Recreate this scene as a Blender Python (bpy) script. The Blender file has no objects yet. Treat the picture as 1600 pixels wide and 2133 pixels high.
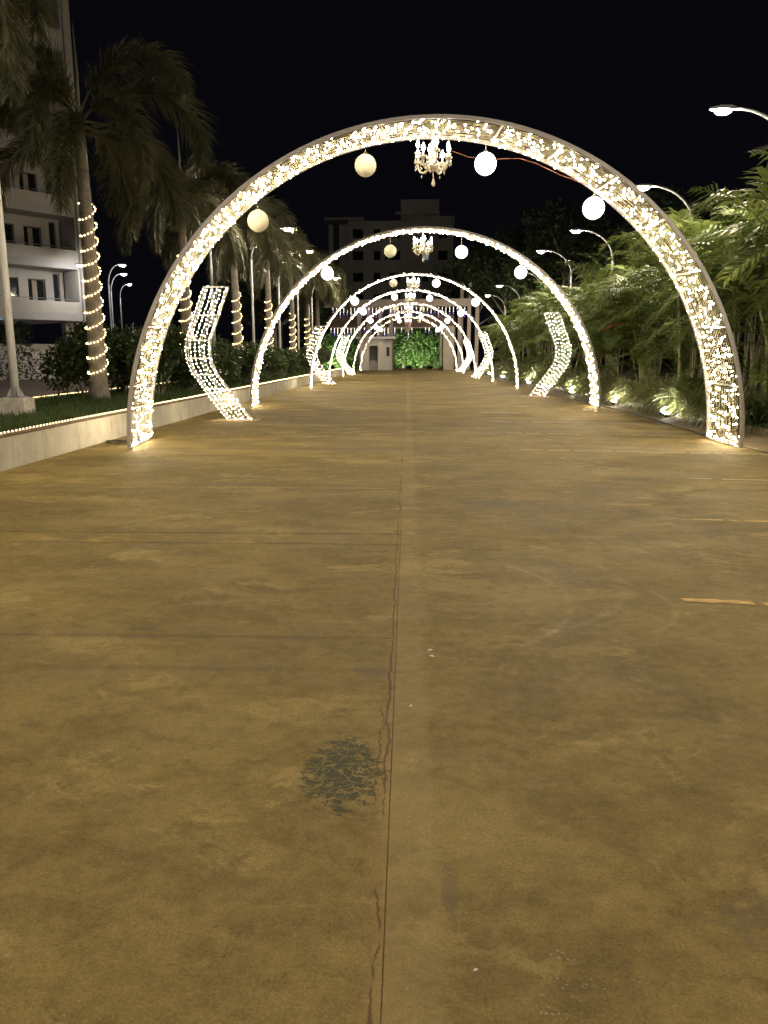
import bpy, math, random
from mathutils import Vector, Matrix

# ------------------------------------------------------------------ camera, sky, exposure
scene = bpy.context.scene
col = scene.collection
PI = math.pi
rad = math.radians

cam_data = bpy.data.cameras.new('camera')
cam_data.sensor_fit = 'VERTICAL'
cam_data.sensor_height = 36.0
cam_data.lens = 36.0 * 1640.0 / 2133.0
cam_data.clip_start = 0.05
cam_data.clip_end = 3000.0
cam = bpy.data.objects.new('camera', cam_data)
col.objects.link(cam)
cam.location = (0, 0, 1.4)
cam.rotation_euler = (rad(90 - 11.226), 0, rad(1.713))
scene.camera = cam

world = bpy.data.worlds.new('World')
scene.world = world
world.use_nodes = True
wn = world.node_tree.nodes
bg = wn['Background']
bg.inputs[0].default_value = (0.0022, 0.0021, 0.0034, 1)     # black night sky with a little city glow
bg.inputs[1].default_value = 1.0

scene.view_settings.view_transform = 'Standard'
scene.view_settings.look = 'None'
scene.view_settings.exposure = 0.0
scene.view_settings.gamma = 1.0
scene.cycles.use_denoising = True
scene.cycles.use_light_tree = True
scene.cycles.use_adaptive_sampling = True
scene.cycles.adaptive_threshold = 0.035
scene.cycles.max_bounces = 3
scene.cycles.diffuse_bounces = 1
scene.cycles.glossy_bounces = 2
scene.cycles.transmission_bounces = 3
scene.cycles.transparent_max_bounces = 6
scene.cycles.sample_clamp_indirect = 2.0
scene.cycles.caustics_reflective = False
scene.cycles.caustics_refractive = False

# light levels (radiance of the glowing surfaces)
FAIRY = 95.0          # fairy light bulbs
FAIRY_COL = (1.0, 0.84, 0.56)
LED = 1650.0           # street lamp lenses
LED_COL = (1.0, 0.86, 0.66)
FLOOD = 1000.0
FLOOD_COL = (1.0, 0.93, 0.80)


# ------------------------------------------------------------------ mesh helper
class MB:
    def __init__(self):
        self.v = []
        self.f = []

    def add(self, vs, fs):
        o = len(self.v)
        self.v.extend([tuple(p) for p in vs])
        self.f.extend([tuple(i + o for i in q) for q in fs])
        return self

    def box(self, x0, x1, y0, y1, z0, z1, M=None):
        vs = [(x, y, z) for z in (z0, z1) for y in (y0, y1) for x in (x0, x1)]
        if M is not None:
            vs = [M @ Vector(p) for p in vs]
        return self.add(vs, [(0, 2, 3, 1), (4, 5, 7, 6), (0, 1, 5, 4), (2, 6, 7, 3), (0, 4, 6, 2), (1, 3, 7, 5)])

    def bbox(self, x0, x1, y0, y1, z0, z1, b=0.01):
        """box with a chamfered top edge"""
        vs = [(x, y, z0) for y in (y0, y1) for x in (x0, x1)]
        vs += [(x, y, z1 - b) for y in (y0, y1) for x in (x0, x1)]
        vs += [(x, y, z1) for y in (y0 + b, y1 - b) for x in (x0 + b, x1 - b)]
        fs = [(0, 2, 3, 1), (8, 9, 11, 10)]
        for a, c in ((0, 4), (4, 8)):
            fs += [(a, a + 1, c + 1, c), (a + 1, a + 3, c + 3, c + 1), (a + 3, a + 2, c + 2, c + 3), (a + 2, a, c, c + 2)]
        return self.add(vs, fs)

    def tube(self, pts, r, n=6, cap=True, rot=0.0):
        pts = [Vector(p) for p in pts]
        m = len(pts)
        rs = r if isinstance(r, (list, tuple)) else [r] * m
        vs, fs = [], []
        prev = None
        for i, p in enumerate(pts):
            t = (pts[min(i + 1, m - 1)] - pts[max(i - 1, 0)])
            t = t.normalized() if t.length > 1e-9 else Vector((0, 0, 1))
            if prev is None:
                a = Vector((0, 0, 1)) if abs(t.z) < 0.9 else Vector((1, 0, 0))
                u = t.cross(a).normalized()
            else:
                u = prev - t * prev.dot(t)
                u = u.normalized() if u.length > 1e-6 else t.orthogonal().normalized()
            prev = u
            w = t.cross(u)
            for k in range(n):
                q = 2 * PI * k / n + rot
                vs.append(p + (u * math.cos(q) + w * math.sin(q)) * rs[i])
        for i in range(m - 1):
            for k in range(n):
                k2 = (k + 1) % n
                fs.append((i * n + k, i * n + k2, (i + 1) * n + k2, (i + 1) * n + k))
        if cap:
            fs.append(tuple(range(n - 1, -1, -1)))
            fs.append(tuple((m - 1) * n + k for k in range(n)))
        return self.add(vs, fs)

    def lathe(self, prof, n=12, c=(0, 0, 0)):
        vs, fs = [], []
        m = len(prof)
        for r, z in prof:
            for k in range(n):
                q = 2 * PI * k / n
                vs.append((c[0] + r * math.cos(q), c[1] + r * math.sin(q), c[2] + z))
        for i in range(m - 1):
            for k in range(n):
                k2 = (k + 1) % n
                fs.append((i * n + k, i * n + k2, (i + 1) * n + k2, (i + 1) * n + k))
        fs.append(tuple(range(n - 1, -1, -1)))
        fs.append(tuple((m - 1) * n + k for k in range(n)))
        return self.add(vs, fs)

    def octa(self, c, r, sz=1.0):
        x, y, z = c
        vs = [(x + r, y, z), (x - r, y, z), (x, y + r, z), (x, y - r, z), (x, y, z + r * sz), (x, y, z - r * sz)]
        return self.add(vs, [(0, 2, 4), (2, 1, 4), (1, 3, 4), (3, 0, 4), (2, 0, 5), (1, 2, 5), (3, 1, 5), (0, 3, 5)])

    def ico(self, c, r):
        t = (1 + 5 ** 0.5) / 2
        s = r / math.sqrt(1 + t * t)
        base = [(-1, t, 0), (1, t, 0), (-1, -t, 0), (1, -t, 0), (0, -1, t), (0, 1, t), (0, -1, -t), (0, 1, -t), (t, 0, -1), (t, 0, 1), (-t, 0, -1), (-t, 0, 1)]
        vs = [(c[0] + a * s, c[1] + b * s, c[2] + d * s) for a, b, d in base]
        fs = [(0, 11, 5), (0, 5, 1), (0, 1, 7), (0, 7, 10), (0, 10, 11), (1, 5, 9), (5, 11, 4), (11, 10, 2), (10, 7, 6), (7, 1, 8),
              (3, 9, 4), (3, 4, 2), (3, 2, 6), (3, 6, 8), (3, 8, 9), (4, 9, 5), (2, 4, 11), (6, 2, 10), (8, 6, 7), (9, 8, 1)]
        return self.add(vs, fs)

    def mesh(self, name, mat, smooth=False):
        me = bpy.data.meshes.new(name)
        me.from_pydata(self.v, [], self.f)
        me.materials.append(mat)
        if smooth:
            me.polygons.foreach_set('use_smooth', [True] * len(me.polygons))
        me.update()
        return me

    def build(self, name, mat, parent=None, smooth=False, kind=None):
        return mobj(name, self.mesh(name, mat, smooth), parent, kind)


def mobj(name, me, parent=None, kind=None):
    o = bpy.data.objects.new(name, me)
    col.objects.link(o)
    if parent is not None:
        o.parent = parent
    if kind:
        o['kind'] = kind
    return o


def thing(name, label, cat, loc=(0, 0, 0), rz=0.0, group=None):
    o = bpy.data.objects.new(name, None)
    o.empty_display_size = 0.2
    col.objects.link(o)
    o.location = loc
    o.rotation_euler = (0, 0, rz)
    return tag(o, label, cat, group)


def tag(o, label=None, cat=None, group=None, kind=None):
    if label:
        o['label'] = label
    if cat:
        o['category'] = cat
    if group:
        o['group'] = group
    if kind:
        o['kind'] = kind
    return o


def copy_tree(o, parent=None):
    c = o.copy()
    col.objects.link(c)
    c.parent = parent
    for ch in list(o.children):
        copy_tree(ch, c)
    return c


ORD = ['first', 'second', 'third', 'fourth', 'fifth', 'sixth', 'seventh', 'eighth', 'ninth', 'tenth', 'eleventh', 'twelfth', 'thirteenth', 'fourteenth', 'fifteenth', 'sixteenth', 'seventeenth', 'eighteenth', 'nineteenth', 'twentieth',
       'twenty-first', 'twenty-second', 'twenty-third', 'twenty-fourth', 'twenty-fifth', 'twenty-sixth', 'twenty-seventh', 'twenty-eighth']


# ------------------------------------------------------------------ materials
def new_mat(name):
    m = bpy.data.materials.new(name)
    m.use_nodes = True
    nt = m.node_tree
    return m, nt, nt.nodes['Principled BSDF']


def nd(nt, t, **kw):
    n = nt.nodes.new(t)
    for k, v in kw.items():
        setattr(n, k, v)
    return n


def noise(nt, vec, scale, detail=4, rough=0.55):
    n = nd(nt, 'ShaderNodeTexNoise')
    n.inputs['Scale'].default_value = scale
    n.inputs['Detail'].default_value = detail
    n.inputs['Roughness'].default_value = rough
    if vec is not None:
        nt.links.new(vec, n.inputs['Vector'])
    return n.outputs[0]


def ramp(nt, fac, lo, hi):
    n = nd(nt, 'ShaderNodeMapRange')
    n.inputs[1].default_value = lo
    n.inputs[2].default_value = hi
    nt.links.new(fac, n.inputs[0])
    return n.outputs[0]


def mix(nt, fac, a, b, mode='MIX'):
    n = nd(nt, 'ShaderNodeMix', data_type='RGBA', blend_type=mode)
    for s, i in ((fac, 0), (a, 6), (b, 7)):
        if isinstance(s, (int, float)):
            n.inputs[i].default_value = s
        elif isinstance(s, tuple):
            n.inputs[i].default_value = (*s, 1)
        else:
            nt.links.new(s, n.inputs[i])
    return n.outputs[2]


def mth(nt, op, a, b=None, c=None):
    n = nd(nt, 'ShaderNodeMath', operation=op)
    for i, s in enumerate((a, b, c)):
        if s is None:
            continue
        if isinstance(s, (int, float)):
            n.inputs[i].default_value = s
        else:
            nt.links.new(s, n.inputs[i])
    return n.outputs[0]


def scaled(nt, vec, s):
    n = nd(nt, 'ShaderNodeMapping')
    n.inputs['Scale'].default_value = s
    nt.links.new(vec, n.inputs['Vector'])
    return n.outputs[0]


def bump(nt, b, h, strength=0.3, dist=0.01):
    n = nd(nt, 'ShaderNodeBump')
    n.inputs['Strength'].default_value = strength
    n.inputs['Distance'].default_value = dist
    nt.links.new(h, n.inputs['Height'])
    nt.links.new(n.outputs[0], b.inputs['Normal'])


def plain(name, c, rough=0.6, metal=0.0, var=0.15, scale=6.0, spec=0.5, bmp=0.0):
    m, nt, b = new_mat(name)
    pos = nd(nt, 'ShaderNodeNewGeometry').outputs['Position']
    n = noise(nt, pos, scale, 5, 0.6)
    dark = tuple(x * (1 - var) for x in c)
    lite = tuple(min(1, x * (1 + var)) for x in c)
    nt.links.new(mix(nt, ramp(nt, n, 0.3, 0.7), dark, lite), b.inputs['Base Color'])
    b.inputs['Roughness'].default_value = rough
    b.inputs['Metallic'].default_value = metal
    b.inputs['Specular IOR Level'].default_value = spec
    if bmp:
        bump(nt, b, n, bmp, 0.02)
    return m


def emit(name, c, s):
    m, nt, b = new_mat(name)
    nt.nodes.remove(b)
    e = nd(nt, 'ShaderNodeEmission')
    e.inputs[0].default_value = (*c, 1)
    e.inputs[1].default_value = s
    nt.links.new(e.outputs[0], nt.nodes['Material Output'].inputs[0])
    return m


def leafy(name, c1, c2, tr=0.25, rough=0.45, scale=1.3):
    m, nt, b = new_mat(name)
    pos = nd(nt, 'ShaderNodeNewGeometry').outputs['Position']
    oi = nd(nt, 'ShaderNodeObjectInfo').outputs['Random']
    n = noise(nt, pos, scale, 3, 0.6)
    fac = mth(nt, 'ADD', mth(nt, 'MULTIPLY', ramp(nt, n, 0.3, 0.7), 0.6), mth(nt, 'MULTIPLY', oi, 0.4))
    c = mix(nt, fac, c1, c2)
    nt.links.new(c, b.inputs['Base Color'])
    b.inputs['Roughness'].default_value = rough
    t = nd(nt, 'ShaderNodeBsdfTranslucent')
    nt.links.new(c, t.inputs[0])
    mx = nd(nt, 'ShaderNodeMixShader')
    mx.inputs[0].default_value = tr
    nt.links.new(b.outputs[0], mx.inputs[1])
    nt.links.new(t.outputs[0], mx.inputs[2])
    nt.links.new(mx.outputs[0], nt.nodes['Material Output'].inputs[0])
    return m


def concrete_mat():
    m, nt, b = new_mat('drive_concrete')
    pos = nd(nt, 'ShaderNodeNewGeometry').outputs['Position']
    oi = nd(nt, 'ShaderNodeObjectInfo').outputs['Random']
    sep = nd(nt, 'ShaderNodeSeparateXYZ')
    nt.links.new(pos, sep.inputs[0])
    X, Y = sep.outputs[0], sep.outputs[1]
    mul = lambda a_, b_: mth(nt, 'MULTIPLY', a_, b_)
    sub = lambda a_, b_: mth(nt, 'SUBTRACT', a_, b_)
    inv = lambda a_: mth(nt, 'SUBTRACT', 1.0, a_)

    def warped(scale, amt):
        n_ = nd(nt, 'ShaderNodeTexNoise')
        n_.inputs['Scale'].default_value = scale
        n_.inputs['Detail'].default_value = 4
        nt.links.new(pos, n_.inputs['Vector'])
        w_ = nd(nt, 'ShaderNodeVectorMath', operation='MULTIPLY_ADD')
        nt.links.new(n_.outputs['Color'], w_.inputs[0])
        w_.inputs[1].default_value = (amt, amt, 0)
        nt.links.new(pos, w_.inputs[2])
        return w_.outputs[0]
    wpos = warped(1.0, 0.8)
    w2 = warped(3.0, 0.25)
    w3 = warped(1.6, 0.55)

    def layer(c_, sc, scale, det, rgh, lo, hi, amt, colr, vec=None):
        v = ramp(nt, noise(nt, scaled(nt, vec or wpos, sc), scale, det, rgh), lo, hi)
        return mix(nt, mul(v, amt), c_, colr)
    # broad tone: two ages of cement paste
    big = ramp(nt, noise(nt, scaled(nt, w3, (0.55, 0.75, 1)), 1.0, 6, 0.70), 0.42, 0.59)
    c = mix(nt, big, (0.265, 0.205, 0.088), (0.455, 0.360, 0.168))
    # water marks and tyre dirt lying across the drive
    c = layer(c, (0.55, 1.0, 1), 0.75, 6, 0.74, 0.50, 0.575, 0.48, (0.175, 0.135, 0.066), w3)
    c = layer(c, (0.75, 1.2, 1), 1.2, 6, 0.76, 0.545, 0.60, 0.80, (0.60, 0.49, 0.26), w3)
    # broad damp-looking and dusty areas
    c = layer(c, (0.34, 0.62, 1), 0.62, 6, 0.62, 0.505, 0.56, 0.45, (0.190, 0.148, 0.070), w3)
    c = layer(c, (0.40, 0.70, 1), 0.80, 6, 0.66, 0.53, 0.585, 0.50, (0.55, 0.45, 0.23), wpos)
    # smaller scuffs with hard edges
    c = layer(c, (1.0, 1.7, 1), 2.6, 6, 0.78, 0.50, 0.55, 0.34, (0.47, 0.375, 0.18), w2)
    c = layer(c, (1.2, 1.6, 1), 4.6, 6, 0.78, 0.555, 0.61, 0.42, (0.165, 0.125, 0.055), w2)
    c = layer(c, (1, 1, 1), 1.7, 6, 0.72, 0.55, 0.66, 0.28, (0.260, 0.170, 0.066), w2)
    c = layer(c, (1, 1.1, 1), 0.9, 6, 0.7, 0.55, 0.65, 0.45, (0.205, 0.180, 0.110), w3)
    rr_ = ramp(nt, noise(nt, w2, 2.2, 5, 0.68), 0.44, 0.60)
    # pitted medium and fine grain
    md = ramp(nt, noise(nt, pos, 15.0, 6, 0.78), 0.40, 0.64)
    c = mix(nt, 0.24, c, mix(nt, md, (0.150, 0.115, 0.050), (0.50, 0.395, 0.195)))
    fn = noise(nt, pos, 130.0, 5, 0.8)
    c = mix(nt, 1.0, c, mix(nt, ramp(nt, fn, 0.32, 0.68), (0.58, 0.58, 0.58), (1.22, 1.22, 1.22)), 'MULTIPLY')
    pits = mul(ramp(nt, noise(nt, pos, 52.0, 4, 0.8), 0.60, 0.66), rr_)
    c = mix(nt, mul(pits, 0.7), c, (0.095, 0.068, 0.030))
    agg = ramp(nt, noise(nt, pos, 85.0, 3, 0.6), 0.66, 0.70)
    c = mix(nt, mul(agg, 0.6), c, (0.52, 0.44, 0.27))
    # slab to slab difference
    c = mix(nt, 1.0, c, mix(nt, oi, (0.88, 0.88, 0.90), (1.06, 1.05, 1.0)), 'MULTIPLY')

    c = mix(nt, 1.0, c, (0.745, 0.69, 0.475), 'MULTIPLY')
    # swept tyre arcs
    rn = ramp(nt, noise(nt, w2, 5.0, 5, 0.7), 0.42, 0.62)
    def ring(cx, cy, R, w, xlo, amt, c_):
        dx, dy = sub(X, cx), sub(Y, cy)
        d = mth(nt, 'SQRT', mth(nt, 'ADD', mul(dx, dx), mul(dy, dy)))
        v = inv(ramp(nt, mth(nt, 'ABSOLUTE', sub(d, R)), 0.0, w))
        v = mul(mul(v, ramp(nt, X, xlo, xlo + 0.3)), rn)
        return mix(nt, mul(v, amt), c_, (0.50, 0.40, 0.21))
    c = ring(0.2, 4.9, 1.15, 0.05, 0.3, 0.25, c)
    c = ring(-0.1, 4.5, 1.05, 0.035, 0.4, 0.38, c)
    c = ring(0.9, 4.4, 0.62, 0.03, 1.1, 0.28, c)
    # paler strip of making-good beside the long joint
    ragged = mth(nt, 'ADD', X, mul(sub(noise(nt, w2, 4.0, 7, 0.7), 0.5), 0.22))
    strip = mul(ramp(nt, ragged, -0.075, -0.06), inv(ramp(nt, ragged, 0.07, 0.11)))
    c = mix(nt, mul(strip, 0.16), c, (0.42, 0.325, 0.165))

    # bare dark patches: broken flakes divided by tan veins
    vor = nd(nt, 'ShaderNodeTexVoronoi', feature='DISTANCE_TO_EDGE')
    vor.inputs['Scale'].default_value = 21.0
    nt.links.new(scaled(nt, warped(14.0, 0.13), (1, 1.25, 1)), vor.inputs['Vector'])
    flake = ramp(nt, vor.outputs['Distance'], 0.0, 0.07)

    bn = noise(nt, scaled(nt, pos, (1.0, 1.8, 1)), 16.5, 6, 0.72)

    def blob(cx, cy, rx, ry, sc, thr, amp=0.5):
        dx = mth(nt, 'DIVIDE', sub(X, cx), rx)
        dy = mth(nt, 'DIVIDE', sub(Y, cy), ry)
        d = mth(nt, 'ADD', mul(dx, dx), mul(dy, dy))
        v = sub(mul(bn, 2 * amp + 0.6), mul(d, amp))
        return ramp(nt, v, thr, thr + 0.10)
    p1 = mul(blob(-0.215, 2.47, 0.185, 0.33, 17.0, 0.59, 0.62), flake)
    grain = ramp(nt, fn, 0.25, 0.75)
    c = mix(nt, mul(p1, 0.95), c, mix(nt, grain, (0.040, 0.042, 0.020), (0.080, 0.080, 0.044)))
    for (cx, cy, rx, ry, th, a_) in ((-1.38, 3.88, 0.08, 0.05, 0.46, 0.7), (-0.12, 3.33, 0.15, 0.06, 0.56, 0.6), (0.12, 1.86, 0.03, 0.16, 0.50, 0.45), (0.75, 7.6, 0.45, 0.35, 0.52, 0.5), (1.0, 1.75, 0.3, 0.2, 0.55, 0.45)):
        c = mix(nt, mul(blob(cx, cy, rx, ry, 16.0, th), a_), c, (0.115, 0.096, 0.056))

    # ragged cracks
    def crack(ax, k, amp, w, ys=None, seed=0.0, bx=X, by=Y, lo=0.42, soft=0.003):
        cv = nd(nt, 'ShaderNodeCombineXYZ')
        nt.links.new(by, cv.inputs[1])
        cv.inputs[0].default_value = seed
        n1 = noise(nt, cv.outputs[0], k, 6, 0.78)
        xx = mth(nt, 'ADD', mul(sub(n1, 0.5), amp), ax)
        d = mth(nt, 'ABSOLUTE', sub(bx, xx))
        vis = ramp(nt, noise(nt, cv.outputs[0], k * 0.9, 5, 0.7), lo, lo + 0.16)
        wv = mul(vis, w)
        v = mul(inv(ramp(nt, sub(d, wv), 0.0, soft)), mth(nt, 'MINIMUM', 1.0, mul(vis, 3.0)))
        if ys:
            v = mul(v, mul(ramp(nt, by, ys[0], ys[0] + 0.2), inv(ramp(nt, by, ys[1] - 0.2, ys[1]))))
        return v
    k1 = crack(-0.072, 1.9, 0.10, 0.0045, None, 3.1, lo=0.40)
    k3 = crack(5.15, 0.8, 1.2, 0.003, (0.4, 2.9), 5.2, Y, X)
    k5 = crack(-0.095, 3.1, 0.12, 0.0025, (1.4, 3.4), 21.0, lo=0.48)
    kk = mth(nt, 'MAXIMUM', k1, mth(nt, 'MAXIMUM', k3, k5))
    # soiled cross joints of the planter side bays
    jd = None
    yn = mth(nt, 'ADD', Y, mul(sub(noise(nt, pos, 1.6, 5, 0.7), 0.5), 0.06))
    for yj in (3.36, 3.78, 5.80, 6.14, 8.27, 8.52, 12.0, 15.6, 20.0):
        dd = mth(nt, 'ABSOLUTE', sub(yn, yj))
        jd = dd if jd is None else mth(nt, 'MINIMUM', jd, dd)
    jl = mul(inv(ramp(nt, jd, 0.006, 0.040)), inv(ramp(nt, X, -0.06, -0.05)))
    jl = mul(jl, mth(nt, 'ADD', 0.25, mul(rr_, 0.75)))
    c = mix(nt, mul(jl, 0.8), c, (0.100, 0.070, 0.031))
    jh = mul(mul(inv(ramp(nt, jd, 0.02, 0.28)), inv(ramp(nt, X, -0.06, -0.05))), rr_)
    c = mix(nt, mul(jh, 0.6), c, (0.165, 0.124, 0.056))
    # soil washed along the long joint
    dj = inv(ramp(nt, mth(nt, 'ABSOLUTE', mth(nt, 'ADD', X, 0.066)), 0.0, 0.06))
    dj = mul(dj, mth(nt, 'ADD', 0.3, mul(rn, 0.7)))
    c = mix(nt, mul(dj, 0.5), c, (0.26, 0.165, 0.066))
    c = mix(nt, mul(kk, 0.72), c, (0.075, 0.042, 0.018))
    nt.links.new(c, b.inputs['Base Color'])
    rg = mth(nt, 'ADD', 0.52, mul(noise(nt, w3, 1.4, 5, 0.7), 0.40))
    nt.links.new(rg, b.inputs['Roughness'])
    b.inputs['Specular IOR Level'].default_value = 0.22
    bump(nt, b, noise(nt, pos, 60.0, 4, 0.85), 0.7, 0.006)
    return m


M = {}
M['concrete'] = concrete_mat()
M['joint'] = plain('joint_dirt', (0.17, 0.12, 0.055), 0.9, scale=30)
M['apron'] = plain('apron_concrete', (0.20, 0.15, 0.085), 0.7, var=0.35, scale=1.5, bmp=0.2)
M['ground'] = plain('ground_soil', (0.10, 0.075, 0.045), 0.95, var=0.3, scale=0.8)
M['lane'] = plain('lane_paving', (0.27, 0.20, 0.16), 0.85, var=0.2, scale=1.2)
M['paint'] = plain('worn_yellow_paint', (0.52, 0.33, 0.08), 0.7, var=0.35, scale=18)
M['paint_pale'] = plain('worn_pale_paint', (0.45, 0.36, 0.19), 0.7, var=0.3, scale=14)
def stained_plaster():
    m, nt, b = new_mat('stained_plaster')
    pos = nd(nt, 'ShaderNodeNewGeometry').outputs['Position']
    c = mix(nt, ramp(nt, noise(nt, pos, 2.4, 6, 0.65), 0.35, 0.65), (0.56, 0.52, 0.41), (0.70, 0.66, 0.55))
    v = ramp(nt, noise(nt, scaled(nt, pos, (1, 5.0, 0.7)), 1.6, 6, 0.7), 0.54, 0.68)
    c = mix(nt, mth(nt, 'MULTIPLY', v, 0.55), c, (0.30, 0.25, 0.16))
    v = ramp(nt, noise(nt, pos, 7.0, 6, 0.75), 0.60, 0.66)
    c = mix(nt, mth(nt, 'MULTIPLY', v, 0.5), c, (0.36, 0.30, 0.20))
    nt.links.new(c, b.inputs['Base Color'])
    b.inputs['Roughness'].default_value = 0.85
    bump(nt, b, noise(nt, pos, 30.0, 5, 0.7), 0.3, 0.01)
    return m


M['plaster'] = stained_plaster()
M['plaster_plain'] = plain('white_plaster', (0.66, 0.62, 0.50), 0.85, var=0.14, scale=3.0, bmp=0.15)
M['coping'] = plain('soiled_coping', (0.17, 0.115, 0.07), 0.9, var=0.4, scale=9, bmp=0.3)
M['soil'] = plain('garden_soil', (0.06, 0.045, 0.026), 0.95, var=0.3, scale=5)
M['rim'] = plain('painted_steel_rim', (0.46, 0.43, 0.40), 0.55, var=0.12, scale=5)
M['wire'] = plain('cream_cable', (0.55, 0.49, 0.34), 0.5, var=0.1)
M['board'] = plain('plywood_base', (0.42, 0.30, 0.15), 0.7, var=0.2, scale=10)
M['fairy'] = emit('fairy_glow', FAIRY_COL, FAIRY)
M['fairy_dim'] = emit('fairy_glow_trunk', (1.0, 0.70, 0.30), 22.0)
M['rope'] = emit('rope_glow', (1.0, 0.72, 0.34), 9.0)
M['led'] = emit('street_led', LED_COL, LED)
M['led_far'] = emit('street_led_lane', (1.0, 0.94, 0.88), 480.0)
M['flood'] = emit('flood_led', FLOOD_COL, FLOOD)
M['lantern_on'] = emit('lantern_lit', (1.0, 0.90, 0.88), 7.0)
M['lantern_off'] = plain('lantern_paper', (0.62, 0.59, 0.44), 0.8, var=0.04, scale=10)
M['candle'] = emit('candle_bulb_glow', (1.0, 0.94, 0.95), 40.0)
M['purple'] = emit('purple_string_glow', (0.42, 0.25, 1.0), 2.6)
M['whitelet'] = emit('white_string_glow', (1.0, 0.85, 0.75), 9.0)
M['blue'] = emit('cold_porch_glow', (0.35, 0.75, 1.0), 60.0)
M['crystal'] = plain('cream_crystal', (0.86, 0.78, 0.58), 0.15, var=0.1, scale=40, spec=0.8)
M['pink_crystal'] = plain('rose_crystal', (0.78, 0.58, 0.52), 0.18, var=0.15, scale=40, spec=0.8)
M['black'] = plain('black_metal', (0.018, 0.018, 0.02), 0.5)
M['cable'] = plain('dark_cable', (0.03, 0.022, 0.016), 0.6)
M['red_cable'] = plain('orange_cable', (0.24, 0.09, 0.05), 0.5)
M['pole'] = plain('galvanised_pole', (0.30, 0.31, 0.32), 0.55, metal=0.0, var=0.08)
M['white_pole'] = plain('white_painted_pole', (0.72, 0.72, 0.70), 0.4, var=0.05)
M['pedestal'] = plain('pedestal_concrete', (0.52, 0.48, 0.42), 0.9, var=0.25, scale=9, bmp=0.3)
M['petal'] = plain('white_petal', (0.72, 0.70, 0.62), 0.7)
M['pebble'] = plain('pale_pebble', (0.40, 0.33, 0.23), 0.8, var=0.3, scale=60)
M['wall_far'] = plain('apartment_render', (0.70, 0.67, 0.62), 0.85, var=0.1, scale=0.8)
M['wall_trim'] = plain('apartment_trim', (0.62, 0.61, 0.61), 0.8, var=0.06, scale=1)
M['wall_dark'] = plain('painted_shade_wall', (0.07, 0.07, 0.075), 0.9)  # near black: shade of open parking and recess put into the colour
M['hotel'] = plain('tower_render', (0.52, 0.50, 0.47), 0.9, var=0.12, scale=0.3)
M['gate'] = plain('gate_render', (0.62, 0.54, 0.46), 0.85, var=0.08, scale=1)
M['gate_brown'] = plain('gate_canopy_brown', (0.20, 0.14, 0.09), 0.7, var=0.15, scale=1)
M['booth'] = plain('booth_render', (0.76, 0.72, 0.68), 0.8, var=0.06, scale=1)
M['glass'] = plain('dark_glass', (0.02, 0.025, 0.03), 0.08, spec=0.8)
M['frame'] = plain('window_frame', (0.30, 0.29, 0.28), 0.5)
M['curtain'] = plain('pale_curtain', (0.55, 0.48, 0.36), 0.9)
M['lit_window'] = emit('lit_window_glow', (0.5, 0.75, 0.8), 0.25)
M['bark'] = plain('palm_bark', (0.27, 0.24, 0.20), 0.9, var=0.3, scale=7, bmp=0.5)
M['shaft'] = plain('palm_crownshaft', (0.20, 0.21, 0.13), 0.5, var=0.15)
M['foxtail'] = leafy('foxtail_leaf', (0.072, 0.085, 0.042), (0.135, 0.122, 0.065), 0.2, 0.4)
M['areca'] = leafy('areca_leaf', (0.070, 0.125, 0.026), (0.225, 0.270, 0.072), 0.3, 0.55, 0.9)
M['cane'] = plain('areca_cane', (0.36, 0.36, 0.20), 0.5, var=0.3, scale=9)
M['tuft'] = leafy('variegated_blade', (0.14, 0.20, 0.05), (0.50, 0.50, 0.24), 0.25, 0.5, 22.0)
M['strap'] = leafy('dark_strap_leaf', (0.03, 0.06, 0.018), (0.06, 0.10, 0.03), 0.2, 0.4, 6.0)
M['grass'] = leafy('lawn_grass', (0.028, 0.055, 0.010), (0.07, 0.12, 0.022), 0.2, 0.6, 3.0)
M['shrub'] = leafy('shrub_leaf', (0.022, 0.042, 0.012), (0.065, 0.10, 0.025), 0.2, 0.35, 3.0)
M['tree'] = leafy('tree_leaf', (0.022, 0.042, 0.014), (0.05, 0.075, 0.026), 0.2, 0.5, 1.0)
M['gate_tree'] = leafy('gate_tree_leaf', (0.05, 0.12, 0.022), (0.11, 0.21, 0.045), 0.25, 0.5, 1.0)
M['flower_w'] = plain('white_flower', (0.75, 0.72, 0.66), 0.7)
M['flower_r'] = plain('red_flower', (0.55, 0.05, 0.04), 0.6)
M['red_leaf'] = plain('red_dry_leaf', (0.40, 0.09, 0.04), 0.6)
M['yellow_leaf'] = plain('yellowing_leaf', (0.45, 0.40, 0.05), 0.6)

# ------------------------------------------------------------------ setting: ground, drive, lane
o = MB().add([(-900, -200, -0.03), (900, -200, -0.03), (900, 1500, -0.03), (-900, 1500, -0.03)], [(0, 1, 2, 3)]).build('ground', M['ground'], kind='structure')
tag(o, 'dark bare ground beyond the drive and gardens')

rng = random.Random(4)
drive = MB().box(-5.02, 5.44, -14, 96, -0.028, -0.006).build('driveway', M['joint'], kind='structure')
tag(drive, 'stained brown concrete driveway running to the gate')


def slab(x0, x1, y0, y1):
    dz = rng.uniform(-0.0015, 0.0015)
    b = 0.0015
    m = MB()
    m.bbox(x0, x1, y0, y1, -0.0058, 0.0 + dz, b)
    m.build('concrete_slab', M['concrete'], drive)


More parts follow.
